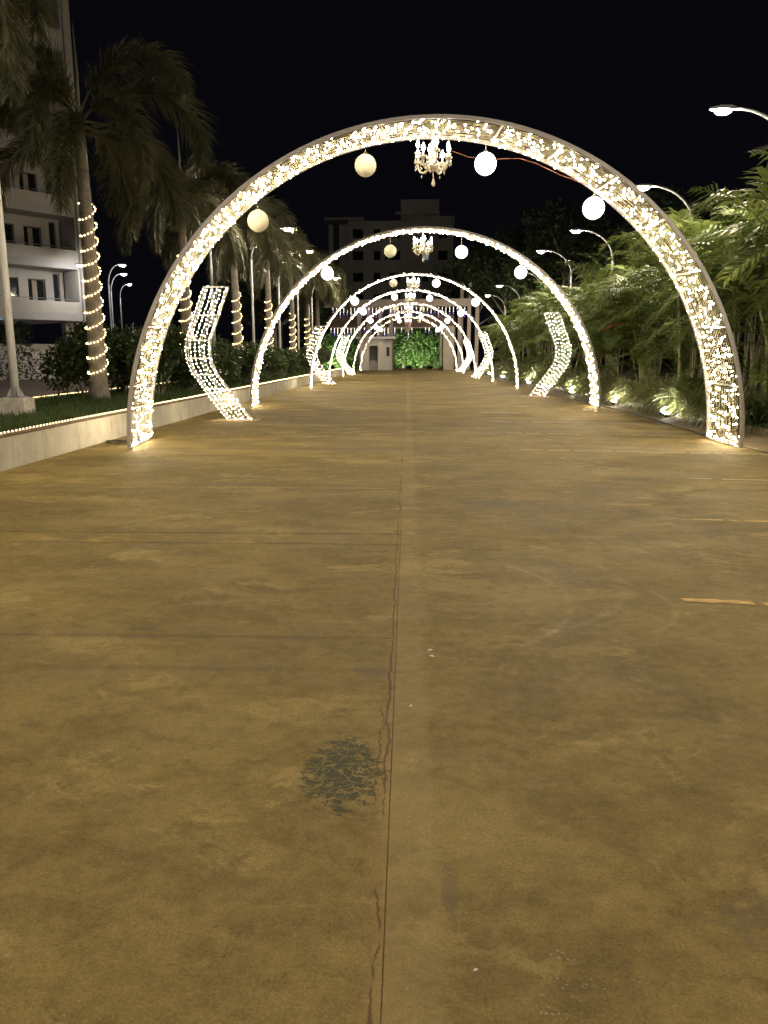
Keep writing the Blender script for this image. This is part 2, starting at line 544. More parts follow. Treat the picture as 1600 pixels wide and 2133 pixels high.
yl = [-14, -9.4, -5.0, -0.4, 3.78, 5.80, 6.14, 8.27, 12.0, 15.6, 20.0, 24.4, 28.8, 33.2, 37.6, 42, 46.4, 50.8, 55.2, 59.6, 64, 68.4, 72.8, 77.2, 81.6, 86, 96]
for a, c in zip(yl, yl[1:]):
    slab(-5.0, -0.0507, a + 0.0015, c - 0.0015)
yr = [-14, -5.0, 8.75, 17.6, 26.4, 35.2, 44, 52.8, 61.6, 70.4, 79.2, 88, 96]
for a, c in zip(yr, yr[1:]):
    slab(-0.0493, 5.40, a + 0.0015, c - 0.0015)

o = MB().box(5.412, 6.445, -14, 80, -0.028, -0.004).build('apron', M['apron'], kind='structure')
tag(o, 'dark concrete strip between driveway and planting')
o = MB().add([(-60, 20, -0.012), (-8.75, 20, -0.012), (-8.75, 75, -0.012), (-60, 75, -0.012)], [(0, 1, 2, 3)]).build('lane', M['lane'], kind='structure')
tag(o, 'paved side lane before the apartment block')


def line_mark(x0, x1, y, w, mat, seed):
    """worn painted bay line: a strip with ragged edges and small bare gaps"""
    r = random.Random(seed)
    m = MB()
    n = int((x1 - x0) / 0.055)
    for i in range(n):
        if r.random() < 0.10:
            continue
        xa, xb = x0 + (x1 - x0) * i / n, x0 + (x1 - x0) * (i + 1.0) / n
        sl = -0.145
        ya, yb = y + sl * (xa - x0), y + sl * (xb - x0)
        e = [r.uniform(-0.012, 0.012) for _ in range(4)]
        m.add([(xa, ya - w + e[0], 0.0035), (xb, yb - w + e[1], 0.0035), (xb, yb + w + e[2], 0.0035), (xa, ya + w + e[3], 0.0035)], [(0, 1, 2, 3)])
    return m.build('bay_marking', mat, drive)


for i, (x0, x1, y, w, k) in enumerate([(1.61, 5.3, 4.46, 0.034, 'paint'), (2.50, 3.15, 6.80, 0.03, 'paint'), (3.3, 5.3, 9.15, 0.025, 'paint_pale'), (1.56, 5.3, 12.0, 0.032, 'paint_pale'),
                                       (1.84, 5.3, 14.6, 0.034, 'paint_pale'), (1.78, 5.3, 17.2, 0.036, 'paint_pale'), (1.8, 5.3, 19.8, 0.04, 'paint_pale'), (1.8, 5.3, 22.4, 0.04, 'paint_pale')]):
    line_mark(x0, x1, y, w, M[k], i)

# kerb of the right hand planting
kerb = thing('kerb', 'low dark kerb holding the bed of striped grass tufts', 'kerb', (6.45, 0, 0))
y = 2.0
while y < 78:
    MB().bbox(0, 0.14, y + 0.006, y + 1.49, -0.02, 0.11, 0.015).build('kerb_stone', M['apron'], kerb)
    y += 1.5
o = MB().box(6.592, 24, 2, 80, -0.02, 0.09).build('planting_bed', M['soil'], kind='structure')
tag(o, 'dark soil bed under the cane palms')

# planter wall and lawn on the left
pw = thing('planter_wall', 'low cream plastered planter wall edging the palm lawn', 'wall', (-5.0, 0, 0))
MB().box(-0.22, 0.0, -12, 61, -0.02, 0.405).build('wall_face', M['plaster'], pw)
MB().bbox(-0.25, 0.012, -12, 61.01, 0.407, 0.437, 0.008).build('coping', M['coping'], pw)
MB().box(-3.75, -3.60, -12, 61, -0.02, 0.43).build('back_wall', M['plaster'], pw)
o = MB().box(-8.60, -5.252, -12, 61, -0.02, 0.40).build('lawn', M['soil'], kind='structure')
tag(o, 'raised lawn soil inside the planter')
r = random.Random(8)
m = MB()
for i in range(42000):
    yy = 8.5 + 52 * (r.random() ** 2.6)
    xx = r.uniform(-8.55, -5.27)
    h = r.uniform(0.05, 0.13)
    a = r.uniform(0, 2 * PI)
    w = r.uniform(0.004, 0.008) * (1 + yy / 30)
    lx, ly = r.uniform(-.05, .05), r.uniform(-.05, .05)
    m.add([(xx - w * math.cos(a), yy - w * math.sin(a), 0.40), (xx + w * math.cos(a), yy + w * math.sin(a), 0.40), (xx + lx, yy + ly, 0.40 + h)], [(0, 1, 2)])
tag(m.build('grass', M['grass'], kind='stuff'), 'short green lawn grass inside the planter')


# ------------------------------------------------------------------ fairy light pieces
def bulb_mesh(name, mat, r):
    return MB().ico((0, 0, 0), r).mesh(name, mat, True)


BULB = [bulb_mesh('light_bulb', M['fairy'], q) for q in (0.0135, 0.0135, 0.011, 0.0085)]


def rope_light(pts, label, step=0.10):
    t = thing('rope_light', label, 'rope light', pts[0])
    p0 = Vector(pts[0])
    m, mb = MB(), MB()
    r = random.Random(len(pts))
    line = []
    for a, b in zip(pts, pts[1:]):
        a, b = Vector(a), Vector(b)
        n = max(2, int((b - a).length / step))
        for i in range(n):
            q = a.lerp(b, i / n) + Vector((0.010 * math.sin(i * 0.13) + r.uniform(-.004, .004), 0, 0))
            line.append(q - p0)
    m.tube([q for q in line[::4]], 0.007, 4)
    for q in line:
        mb.octa(q + Vector((0, 0, 0.016)), 0.0095 * (1 + (q + p0).y / 50))
    m.build('cord', M['wire'], t)
    mb.build('bulbs', M['rope'], t, kind='stuff')
    return t


rope_light([(-5.035, -2, 0.445), (-5.04, 61, 0.445)], 'glowing warm rope light along the cream planter wall top')
rope_light([(-8.66, 12, 0.440), (-8.66, 40, 0.440)], 'glowing rope light along the lane side of the lawn')


# ------------------------------------------------------------------ light arches
ARCH = [  # centre x, front y, radius, height
    (0.42, 11.92, 4.64, 4.66, 0.029), (0.44, 21.4, 4.70, 4.62, 0.0), (0.26, 34.0, 4.46, 4.72, 0.0), (0.16, 43.3, 4.48, 4.80, 0.0),
    (0.08, 54.0, 4.50, 4.78, 0.0), (0.06, 65.0, 4.50, 4.80, 0.0), (0.05, 75.0, 4.50, 4.86, 0.0)]
DEPTH = 1.6
NB = 16


def arch(i, cx, y0, R, H, rz):
    lab = 'light arch strung with warm bulbs, %s out from the gate booth' % ORD[6 - i]
    t = thing('light_arch', lab, 'light arch', (cx, y0, 0), rz, 'light arches spanning the drive')
    r = random.Random(100 + i)

    def pt(q, v, off=0.0):
        rr = R + 0.13 * v + off
        return Vector((-rr * math.cos(q), v * DEPTH, max(0.0, (rr * H / R) * math.sin(q)) + 0.03))
    N = 72
    for v in (0.0, 1.0):
        MB().tube([pt(PI * k / N, v, 0.0) for k in range(N + 1)], 0.034 if i == 0 else 0.033, 4, rot=PI / 4).build('rim', M['rim'], t)
    for k in range(NB + 1):
        q = PI * k / NB
        MB().tube([pt(q, 0.03), pt(q, 0.97)], 0.017, 4, rot=PI / 4).build('crossbar', M['rim'], t)
    wires = []
    nw = 19 if i < 2 else 11
    for k in range(nw):
        v = 0.04 + 0.92 * k / (nw - 1)
        sag = [r.uniform(-0.02, 0.02) for _ in range(NB + 1)]
        m = MB().tube([pt(PI * j / (2 * NB), v, (-0.015 if j % 2 else 0.0)) + Vector((0, (sag[j // 2] if j % 2 else 0), 0)) for j in range(2 * NB + 1)], 0.0038 if i == 0 else 0.0045, 3, cap=False)
        wires.append(m)
    if i == 0:
        for m in wires:
            m.build('wire', M['wire'], t)
    else:
        a = MB()
        for m in wires:
            a.add(m.v, m.f)
        a.build('wires', M['wire'], t, kind='stuff')
    # bulbs: strings laid back and forth across the band
    rows, nper = [(8, 11), (7, 10), (6, 8), (5, 7), (5, 7), (5, 6), (5, 6)][i]
    spots = []
    for c in range(NB):
        dens = 0.55 if (i == 0 and c == 8) else 1.0
        for j in range(rows):
            q = PI * (c + (j + 0.5) / rows) / NB
            n = nper
            ph, am = r.uniform(0, 6), r.uniform(0.006, 0.016)
            for k in range(n):
                if r.random() > dens * 0.93:
                    continue
                v = 0.05 + 0.9 * (k + 0.5) / n + r.uniform(-0.035, 0.035)
                qq = q + am * math.sin(ph + v * 7) + r.uniform(-0.010, 0.010)
                spots.append(pt(min(max(qq, 0.01), PI - 0.01), min(max(v, 0.02), 0.98), r.choice((-0.03, -0.03, -0.045, 0.02))))
    for q in (0.006, PI - 0.006):                  # the spare length heaped at the foot
        for k in range(14):
            spots.append(pt(q, r.uniform(0.06, 0.94), -0.035) + Vector((r.uniform(-.02, .02), 0, r.uniform(0.0, 0.06))))
    r.shuffle(spots)
    rad_b = 0.0225 + 0.0016 * i
    if i == 0:
        for s in spots[:300]:
            b = mobj('light_bulb', BULB[r.randrange(4)], t)
            b.location = s
        rest = spots[300:]
    else:
        rest = spots
    m = MB()
    for s in rest:
        if i < 2:
            m.ico(s, r.choice((0.0135, 0.0135, 0.011, 0.0085)))
        else:
            m.octa(s, r.choice((0.017, 0.015, 0.011)))
    m.build('bulbs', M['fairy'], t, kind='stuff', smooth=True)
    return t


ARCHES = [arch(i, *a) for i, a in enumerate(ARCH)]


# ------------------------------------------------------------------ bent light panels (chevrons)
def zigzag(x, y, side, label):
    """side = +1: bends towards +x"""
    t = thing('zigzag_light', label, 'zigzag light', (x, y, 0), 0, 'zigzag lights beside the drive')
    r = random.Random(int(y * 10))
    prof = [(0, 0.03), (0.72, 1.02), (0.82, 1.24), (0.85, 1.50), (0.83, 1.74), (0.40, 2.84)]
    cum = [0.0]
    for a_, b_ in zip(prof, prof[1:]):
        cum.append(cum[-1] + math.hypot(b_[0] - a_[0], b_[1] - a_[1]))
    w, d = 0.25, 0.09

    def at(s, u, dy):
        s = s * cum[-1]
        k = max(j for j in range(len(prof) - 1) if cum[j] <= s + 1e-9)
        f = (s - cum[k]) / (cum[k + 1] - cum[k])
        px = prof[k][0] * (1 - f) + prof[k + 1][0] * f
        pz = prof[k][1] * (1 - f) + prof[k + 1][1] * f
        return Vector((side * px + u * w, dy, pz))
    n = 24
    for u in (-1, 1):
        for dy in (-d, d):
            MB().tube([at(k / n, u, dy) for k in range(n + 1)], 0.013, 4).build('edge_rail', M['rim'], t)
    for s in (0.0, 0.13, 0.26, 0.38, 0.50, 0.62, 0.80, 1.0):
        for dy in (-d, d):
            MB().tube([at(s, -1, dy), at(s, 1, dy)], 0.012, 4).build('crossbar', M['rim'], t)
        for u in (-1, 1):
            MB().tube([at(s, u, -d), at(s, u, d)], 0.011, 4).build('spacer_bar', M['rim'], t)
    mw, mb = MB(), MB()
    for dy, us in ((-d, [-1 + 2 / 5 * k for k in range(6)]), (d, [-1, 0.2, 1]), (0, [1.02])):
        for u in us:
            mw.tube([at(k / n, u, dy * 0.98) for k in range(n + 1)], 0.004, 3, cap=False)
            cnt = 37 if y < 20 else 24 if y < 35 else 17
            ph = r.random()
            for k in range(cnt):
                if dy >= 0 and k % 3:
                    continue
                s = min(1, (k + ph) / cnt)
                mb.octa(at(s, u, dy * 1.1) + Vector((r.uniform(-.012, .012), r.uniform(-.01, .01), r.uniform(-.01, .01))), 0.0092 + 0.00006 * y)
    mw.build('wires', M['wire'], t, kind='stuff')
    mb.build('bulbs', M['fairy'], t, kind='stuff')
    MB().bbox(-0.55, 0.42, -0.36, 0.32, -0.002, 0.018, 0.004).build('base_board', M['board'], t)
    return t


for j, (x, y) in enumerate([(-3.70, 17.3), (-3.95, 40.0), (-4.18, 59.3)]):
    zigzag(x, y, -1, 'bent zigzag strip of bulbs on planter side, %s from the gate booth' % ORD[2 - j])
for j, (x, y) in enumerate([(4.50, 27.9), (4.22, 50.6), (4.55, 70.0)]):
    zigzag(x, y, 1, 'bent zigzag strip of bulbs on cane palm side, %s from the gate booth' % ORD[2 - j])

# ------------------------------------------------------------------ paper lanterns
LR = 0.172


def lantern_mesh(mat, name):
    m = MB()
    prof = []
    n = 20
    for k in range(n + 1):
        q = -PI / 2 + PI * k / n
        rr = LR * math.cos(q)
        if 0 < k < n:
            rr *= 1.0 + (0.016 if k % 2 else -0.012)          # ribs of the wire hoops
        prof.append((max(rr, 0.030), LR * math.sin(q)))
    m.lathe(prof, 24)
    return m.mesh(name, mat, True)


L_ON, L_OFF = lantern_mesh(M['lantern_on'], 'globe'), lantern_mesh(M['lantern_off'], 'globe')
HOOK = MB().tube([(-0.03, 0, LR + 0.004), (0, 0, LR + 0.045), (0.03, 0, LR + 0.004)], 0.004, 4).mesh('wire_hook', M['wire'])
# per arch: (x, z, lit) of the four lanterns, planter side first
LANT = [[(-2.46, 3.72, 0), (-0.70, 4.42, 0), (1.22, 4.41, 1), (2.97, 3.73, 1)],
        [(-2.28, 3.70, 1), (-0.51, 4.26, 0), (1.47, 4.23, 1), (3.13, 3.75, 1)],
        [(-2.34, 3.91, 1), (-0.65, 4.56, 0), (1.21, 4.53, 1), (2.93, 3.84, 1)],
        [(-2.48, 3.95, 1), (-0.76, 4.59, 1), (1.17, 4.51, 1), (2.90, 3.71, 1)],
        [(-2.58, 3.89, 1), (-0.87, 4.59, 0), (0.96, 4.62, 0), (2.68, 3.75, 1)],
        [(-2.66, 3.88, 1), (-0.89, 4.69, 1), (1.04, 4.64, 1), (2.78, 3.91, 1)],
        [(-2.56, 3.81, 1), (-0.84, 4.61, 1), (1.05, 4.60, 0), (2.78, 3.81, 1)]]
for i, row in enumerate(LANT):
    cx, y0, R, H, rz = ARCH[i]
    yb = y0 + DEPTH * 0.97
    for k, (x, z, lit) in enumerate(row):
        # hang below the back rim of its arch
        dx = (x - cx) / (R + 0.13)
        ztop = (R + 0.13) * H / R * math.sqrt(max(0.05, 1 - dx * dx)) - 0.02
        z = min(z, ztop - 0.24)
        side = 'planter side' if k < 2 else 'cane palm side'
        where = 'beside chandelier' if k in (1, 2) else 'low down'
        lab = '%s paper lantern %s, %s, under the %s arch from booth' % ('lit white' if lit else 'unlit cream', where, side, ORD[6 - i])
        t = thing('paper_lantern', lab, 'lantern', (x, yb, z), 0, 'paper lanterns under the arches')
        mobj('globe', L_ON if lit else L_OFF, t)
        mobj('wire_hook', HOOK, t)
        MB().tube([(0, 0, LR + 0.04), (0.0, 0, ztop - z)], 0.0045, 4).build('cord', M['wire'], t)


# ------------------------------------------------------------------ chandeliers
def make_chandelier():
    t = thing('chandelier', 'cream crystal chandelier', 'chandelier')
    MB().lathe([(0.02, -0.50), (0.045, -0.485), (0.10, -0.46), (0.125, -0.42), (0.10, -0.38), (0.05, -0.35), (0.035, -0.30), (0.06, -0.26), (0.07, -0.22),
                (0.035, -0.17), (0.03, -0.10), (0.05, -0.07), (0.04, -0.02), (0.022, 0.02), (0.02, 0.12)], 14).build('stem', M['crystal'], t, True)
    arm_me = MB().tube([(0.05, 0, -0.40), (0.12, 0, -0.47), (0.19, 0, -0.50), (0.26, 0, -0.475), (0.30, 0, -0.41), (0.31, 0, -0.34)], [0.022, 0.02, 0.018, 0.018, 0.016, 0.014], 7).mesh('arm', M['crystal'], True)
    cup_me = MB().lathe([(0.015, -0.34), (0.055, -0.33), (0.07, -0.30), (0.062, -0.295), (0.02, -0.31), (0.018, -0.27), (0.018, -0.22)], 10, (0.31, 0, 0)).mesh('candle_cup', M['crystal'], True)
    bul_me = MB().lathe([(0.012, -0.22), (0.030, -0.19), (0.034, -0.165), (0.024, -0.13), (0.008, -0.095), (0.002, -0.08)], 8, (0.31, 0, 0)).mesh('candle_bulb', M['candle'], True)
    drop = MB()
    for a in (-0.06, 0.0, 0.06):
        drop.octa((0.31 + 0.05 * math.cos(a * 30), a, -0.375), 0.012, 2.0)
        drop.octa((0.31 + 0.05 * math.cos(a * 30), a, -0.425), 0.015, 2.2)
    drop.octa((0.23, 0, -0.555), 0.014, 2.2)
    drop_me = drop.mesh('crystal_drops', M['crystal'])
    for k in range(8):
        q = 2 * PI * k / 8 + 0.2
        s = 1.0 if k % 2 else 0.86
        a = mobj('arm', arm_me, t)
        a.rotation_euler = (0, 0, q)
        a.scale = (s, s, 1)
        a.location = (0, 0, 0.0 if k % 2 else 0.10)
        mobj('candle_cup', cup_me, a)
        mobj('candle_bulb', bul_me, a)
        mobj('crystal_drops', drop_me, a, 'stuff')
    m = MB()
    m.tube([(0, 0, -0.50), (0.01, 0, -0.62)], 0.008, 5)
    m.lathe([(0.004, -0.60), (0.018, -0.64), (0.034, -0.69), (0.030, -0.725), (0.010, -0.745)], 9, (0.01, 0, 0))
    m.build('pendant_drop', M['crystal'], t, True)
    return t


ch0 = make_chandelier()
for i in range(7):
    cx, y0, R, H, rz = ARCH[i]
    c = ch0 if i == 0 else copy_tree(ch0)
    yb = y0 + DEPTH * (0.5 if i == 0 else 0.5)
    ztop = (R + 0.065) * H / R
    c.location = (cx - 0.06, yb, ztop - 0.16)
    c.scale = (0.88, 0.88, 0.86)
    c['label'] = 'crystal chandelier with white candle bulbs under the %s arch from the booth' % ORD[6 - i]
    c['group'] = 'chandeliers under the arches'
    MB().tube([(0, 0, 0.10), (0, 0, 0.19)], 0.012, 6).build('hanging_rod', M['crystal'], c)
    if i == 6:
        c['label'] = 'long rose crystal chandelier tapering to a point under the first arch from the booth'
        m = MB()
        r = random.Random(3)
        for k in range(420):
            z = -0.25 - 1.25 * (k / 420)
            rr = 0.36 * (1 - (k / 420) ** 1.15) + 0.02
            q = k * 2.39996
            m.octa((rr * math.cos(q), rr * math.sin(q), z), 0.034, 1.5)
        m.build('crystal_cascade', M['pink_crystal'], c, kind='stuff')
    c['category'] = 'chandelier'

# power lead drooping along the first arch
t = tag(MB().tube([(0.62, 13.45, 4.62), (0.95, 13.42, 4.50), (1.35, 13.40, 4.46), (1.75, 13.40, 4.47), (2.05, 13.40, 4.38), (2.4, 13.4, 4.22), (2.75, 13.4, 4.10), (3.0, 13.4, 4.02)], 0.0048, 5).build('power_lead', M['red_cable']),
        'thin orange power lead drooping below the seventh arch from the booth', 'cable')


# ------------------------------------------------------------------ street lamps
def street_lamp(x, y, side, H, label, mat='led', arm=1.4, group='street lamps along the drive', z0=0.0):
    """side = direction of the arm along x"""
    t = thing('street_lamp', label, 'street lamp', (x, y, z0), 0, group)
    MB().tube([(0, 0, 0), (0, 0, 1.0), (0, 0, H - 1.3)], [0.075, 0.065, 0.045], 8).build('pole', M['pole'], t, True)
    pts = []
    for k in range(11):
        q = PI / 2 * k / 10
        pts.append((side * arm * (1 - math.cos(q)), 0, H - 1.3 + 1.25 * math.sin(q)))
    MB().tube(pts, [0.045 - 0.0015 * k for k in range(11)], 7).build('arm', M['pole'], t, True)
    h = MB()
    a, b = side * (arm - 0.05), side * (arm + 0.5)
    vs = []
    for xx, w, zl, zh in ((a, 0.04, -0.02, 0.035), (a + side * 0.12, 0.11, -0.035, 0.05), (a + side * 0.35, 0.13, -0.035, 0.045), (b, 0.06, -0.02, 0.01)):
        vs += [(xx, -w, H - 0.05 + zl), (xx, w, H - 0.05 + zl), (xx, w * 0.8, H - 0.05 + zh), (xx, -w * 0.8, H - 0.05 + zh)]
    fs = [(0, 1, 2, 3), (15, 14, 13, 12)]
    for k in range(3):
        for e in range(4):
            e2 = (e + 1) % 4
            fs.append((4 * k + e, 4 * k + 4 + e, 4 * k + 4 + e2, 4 * k + e2))
    h.add(vs, fs)
    hd = h.build('lamp_head', M['pole'], t)
    g = MB()
    g.lathe([(0.03, -0.085), (0.085, -0.065), (0.112, -0.03), (0.118, 0.0)], 12, (0, 0, 0))
    lens = g.build('lens', M[mat], hd)
    lens.location = (a + side * 0.27, 0, H - 0.088)
    lens.scale = (1.5, 1, 1)
    return t


ry = [73.0, 63.0, 52.5, 43.0, 35.5, 26.2, 18.2, 9.6, 1.2, -7.0]
rH = [6.75, 6.75, 6.7, 6.8, 6.7, 6.62, 6.58, 6.6, 6.6, 6.6]
for k, y in enumerate(ry):
    street_lamp([8.7, 8.6, 8.6, 8.5, 8.75, 8.9, 8.25, 8.5, 8.5, 8.5][k], y, -1, rH[k], 'curved arm street lamp behind cane palms, %s counting from the gate' % ORD[k])
for k, y in enumerate([56.5, 49.3, 42.1, 34.9, 27.7, 5.8, -1.4]):  # last two stand out of view, added to brighten the near drive
    street_lamp(-6.72, y, 1, 6.75, 'curved arm street lamp among lawn palms, %s counting from the gate' % ORD[k], z0=0.40 * 0)
for k, (x, y, H) in enumerate([(-18.4, 48.0, 6.75), (-20.4, 55.0, 7.5), (-22.1, 60.0, 7.4), (-28.6, 80.0, 8.4)]):
    street_lamp(x, y, 1 if k else -1, H, 'slim lamp by the side lane, %s counting from the apartment block' % ORD[k], 'led_far', 0.8, 'street lamps along the side lane')

# the tall white pole on its pedestal
t = thing('white_pole', 'tall white pole bolted to a rough concrete pedestal on the lawn', 'pole', (-6.78, 13.55, 0.40))
MB().bbox(-0.23, 0.23, -0.2, 0.2, -0.02, 0.29, 0.02).build('pedestal', M['pedestal'], t)
MB().box(-0.15, 0.15, -0.15, 0.15, 0.292, 0.31).build('base_plate', M['pole'], t)
MB().tube([(0, 0, 0.312), (0, 0, 4.0), (0, 0, 9.5)], [0.070, 0.058, 0.045], 12).build('shaft', M['white_pole'], t, True)
for k in range(4):
    q = PI / 4 + k * PI / 2
    g = MB().add([(0.06, -0.008, 0.312), (0.15, -0.008, 0.312), (0.06, -0.008, 0.50), (0.06, 0.008, 0.312), (0.15, 0.008, 0.312), (0.06, 0.008, 0.50)],
                 [(0, 1, 2), (3, 5, 4), (0, 3, 4, 1), (1, 4, 5, 2), (0, 2, 5, 3)]).build('gusset', M['pole'], t)
    g.rotation_euler = (0, 0, q)


# ------------------------------------------------------------------ palm fronds
def frond_mesh(name, mat, L, e0, droop, nleaf, ll, wid, plume, seed, petiole=0.14, sway=0.0):
    """arching rachis in the local xz plane with real leaflets"""
    r = random.Random(seed)
    n = 16
    pts = [Vector((0, 0, 0))]
    yaw = 0.0
    tang = []
    for k in range(n):
        f = (k + 0.5) / n
        e = e0 - droop * f ** 1.25
        yaw += sway / n
        d = Vector((math.cos(e) * math.cos(yaw), math.cos(e) * math.sin(yaw), math.sin(e)))
        tang.append(d)
        pts.append(pts[-1] + d * (L / n))
    m = MB()
    m.tube(pts, [0.030 * (1 - 0.85 * k / n) * (L / 3) ** 0.5 for k in range(n + 1)], 4, cap=False)
    for j in range(nleaf):
        f = petiole + (1 - petiole) * (j + r.random() * 0.8) / nleaf
        f = min(f, 0.995)
        k = min(int(f * n), n - 1)
        p = pts[k].lerp(pts[k + 1], f * n - k)
        T = tang[k]
        B = Vector((-math.sin(0), 1, 0))
        B = (B - T * B.dot(T)).normalized()
        N = T.cross(B) * -1.0
        if N.z < 0 and not plume:
            N = -N
        prof = min(1.0, 0.45 + 3.0 * (f - petiole)) * min(1.0, 0.40 + 2.0 * (1 - f))
        l = ll * prof * r.uniform(0.8, 1.12)
        if plume:
            ph = r.uniform(0, 2 * PI)
            D = (B * math.cos(ph) + N * math.sin(ph)) * 0.80 + T * r.uniform(0.65, 1.05)
            g = 0.14
        else:
            s = 1 if j % 2 else -1
            D = B * s * 0.85 + N * r.uniform(0.20, 0.50) + T * (0.45 + 0.5 * f)
            g = 0.17
        D.normalize()
        W = D.cross(N if abs(D.dot(N)) < 0.9 else B).normalized() * wid
        if plume:
            W = (W * math.cos(ph * 3) + D.cross(W) * math.sin(ph * 3))
        mid = p + D * l * 0.5
        tip = p + (D + Vector((0, 0, -g * 2))).normalized() * l * 0.98 + Vector((0, 0, -g * 0.1 * l))
        m.add([p - W * 0.45, p + W * 0.45, mid + W, mid - W, tip], [(0, 1, 2, 3), (3, 2, 4)])
    return m.mesh(name, mat)


# foxtail palms on the lawn: a few frond meshes per angle, shared by all palms
FOX = []
for s in range(4):
    for (e, dr) in ((1.25, 2.4), (0.85, 2.55), (0.45, 2.2), (0.05, 1.65)):
        FOX.append((e, frond_mesh('frond', M['foxtail'], 3.7 if e > 0.3 else 3.4, e + 0.07 * (s - 1.5), dr + 0.1 * s, 680, 0.72, 0.0115, True, 10 * s + int(e * 10), 0.16, 0.25 * (s - 1.5))))
SPEAR = MB().tube([(0, 0, 0), (0.02, 0, 0.9), (0.0, 0.02, 1.9)], [0.05, 0.035, 0.008], 6).mesh('spear_leaf', M['shaft'], True)


def foxtail_palm(x, y, zc, label, seed, spec=None, trunk_r=0.172):
    t = thing('foxtail_palm', label, 'palm', (x, y, 0.40), 0, 'palms along the lawn')
    r = random.Random(seed)
    h = zc - 0.4
    lean = (r.uniform(-.10, .10), r.uniform(-.1, .1))
    pts, rs = [], []
    n = 26
    for k in range(n + 1):
        f = k / n
        pts.append((lean[0] * f * f, lean[1] * f * f, (h - 1.0) * f))
        rs.append(trunk_r * (1.18 - 0.42 * f + (0.22 * max(0, 0.08 - f) / 0.08)) * (1 + (0.02 if k % 2 else -0.01)))
    MB().tube(pts, rs, 12).build('trunk', M['bark'], t, True)
    MB().tube([(lean[0], lean[1], h - 1.02), (lean[0], lean[1], h - 0.5), (lean[0], lean[1], h + 0.1)], [trunk_r * 0.78, trunk_r * 0.70, trunk_r * 0.38], 10).build('crownshaft', M['shaft'], t, True)
    if spec is None:
        spec = []
        k0 = r.uniform(0, 6)
        for k in range(12):
            spec.append((k0 + k * 2.399 + r.uniform(-.2, .2), [1.25, 0.85, 0.85, 0.45, 0.45, 0.05][k % 6], r.uniform(0.88, 1.08)))
    for az, e, sc in spec:
        c = [mm for ee, mm in FOX if abs(ee - e) < 0.01]
        f = mobj('frond', r.choice(c), t)
        f.location = (lean[0], lean[1], h - 0.05 + r.uniform(-0.25, 0.1))
        f.rotation_euler = (0, 0, az)
        f.scale = (sc, sc, sc)
    s = mobj('spear_leaf', SPEAR, t)
    s.location = (lean[0], lean[1], h + 0.05)
    return t


def trunk_lights(x, y, z0, z1, rr, label, pitch=0.34, seed=0, bmul=1.0):
    t = thing('string_lights', label, 'string lights', (x, y, z0), 0, 'light strings wound round the palm trunks')
    r = random.Random(seed)
    m, mb = MB(), MB()
    q, z, pts = r.uniform(0, 6), 0.0, []
    step = 0.075 * bmul
    while z < z1 - z0:
        f = z / (z1 - z0)
        R = rr * (1.14 - 0.32 * f) + 0.022
        tilt = 0.10 * math.sin(q)
        pts.append((R * math.cos(q), R * math.sin(q), z + tilt))
        q += step / R
        z += pitch * step / R / (2 * PI) * r.uniform(0.8, 1.2)
    m.tube(pts[::2], 0.006, 3, cap=False)
    for p in pts:
        mb.octa((p[0] * 1.06, p[1] * 1.06, p[2] + r.uniform(-.01, .01)), 0.0135 * (0.9 + 0.25 * bmul))
    m.build('cord', M['wire'], t)
    mb.build('bulbs', M['fairy_dim'], t, kind='stuff')
    return t


PY = [10.9, 18.4, 25.7, 33.2, 40.8, 48.8, 56.0, 62.6]
PX = [-7.35, -7.2, -7.1, -7.05, -7.05, -7.0, -7.0, -7.0]
for k, (x, y) in enumerate(zip(PX, PY)):
    n = ORD[7 - k]
    sp = None
    zc = [6.8, 6.45, 6.4, 6.5, 6.6, 6.5, 6.7, 6.6][k]
    if k == 1:
        sp = [(-0.15, 1.25, 0.95), (0.10, 0.85, 1.05), (-0.75, 0.45, 1.0), (-1.7, 0.45, 0.95), (-1.25, 0.05, 1.0), (-2.3, 0.45, 1.0), (3.0, 0.85, 1.0), (2.5, 1.25, 0.95),
              (-2.9, 0.05, 0.95), (1.6, 0.45, 1.0), (0.6, 0.05, 1.0), (0.25, 0.05, 0.9), (-1.9, 1.25, 0.85)]
    if k == 0:
        sp = [(0.35, 0.85, 0.95), (-0.25, 0.85, 1.0), (0.05, 0.45, 0.85), (0.9, 0.45, 1.0), (1.6, 0.85, 1.0), (2.4, 0.45, 1.0), (3.2, 0.85, 1.0), (-1.6, 1.25, 1.0), (-2.4, 0.45, 1.0)]
    foxtail_palm(x, y, zc, 'bushy foxtail palm on the lawn, %s counting from the gate booth' % n, 40 + k, sp)
    z1 = [4.4, 4.8, 4.6, 4.0, 4.2, 4.0, 4.0, 3.6][k]
    trunk_lights(x, y, 0.9 if k < 4 else 0.6, z1, 0.172, 'warm bulbs wound round the palm trunk %s from the gate booth' % n, 0.34 if k < 3 else 0.42, k, 1.0 if k < 3 else 1.3)

# ------------------------------------------------------------------ cane palms (areca) on the right
ARE = [frond_mesh('frond', M['areca'], 1.75, e, dr, 34, 0.56, 0.029, False, 300 + k, 0.16, sw) for k, (e, dr, sw) in
       enumerate([(1.30, 1.3, 0.1), (1.05, 1.6, -0.2), (0.85, 1.6, 0.25), (0.60, 1.5, -0.1), (0.35, 1.3, 0.2), (1.15, 1.9, 0.0)])]
CANES = []
for s in range(9):
    lean = 0.04 + 0.055 * s                 # sideways reach per metre of height
    pts = [(lean * f ** 1.5, 0.01 * math.sin(3 * f + s), f) for f in [k / 8 for k in range(9)]]
    rr = [0.0205 - 0.0008 * k for k in range(9)]
    CANES.append((lean, MB().tube(pts, rr, 6, cap=False).mesh('cane', M['cane'], True)))


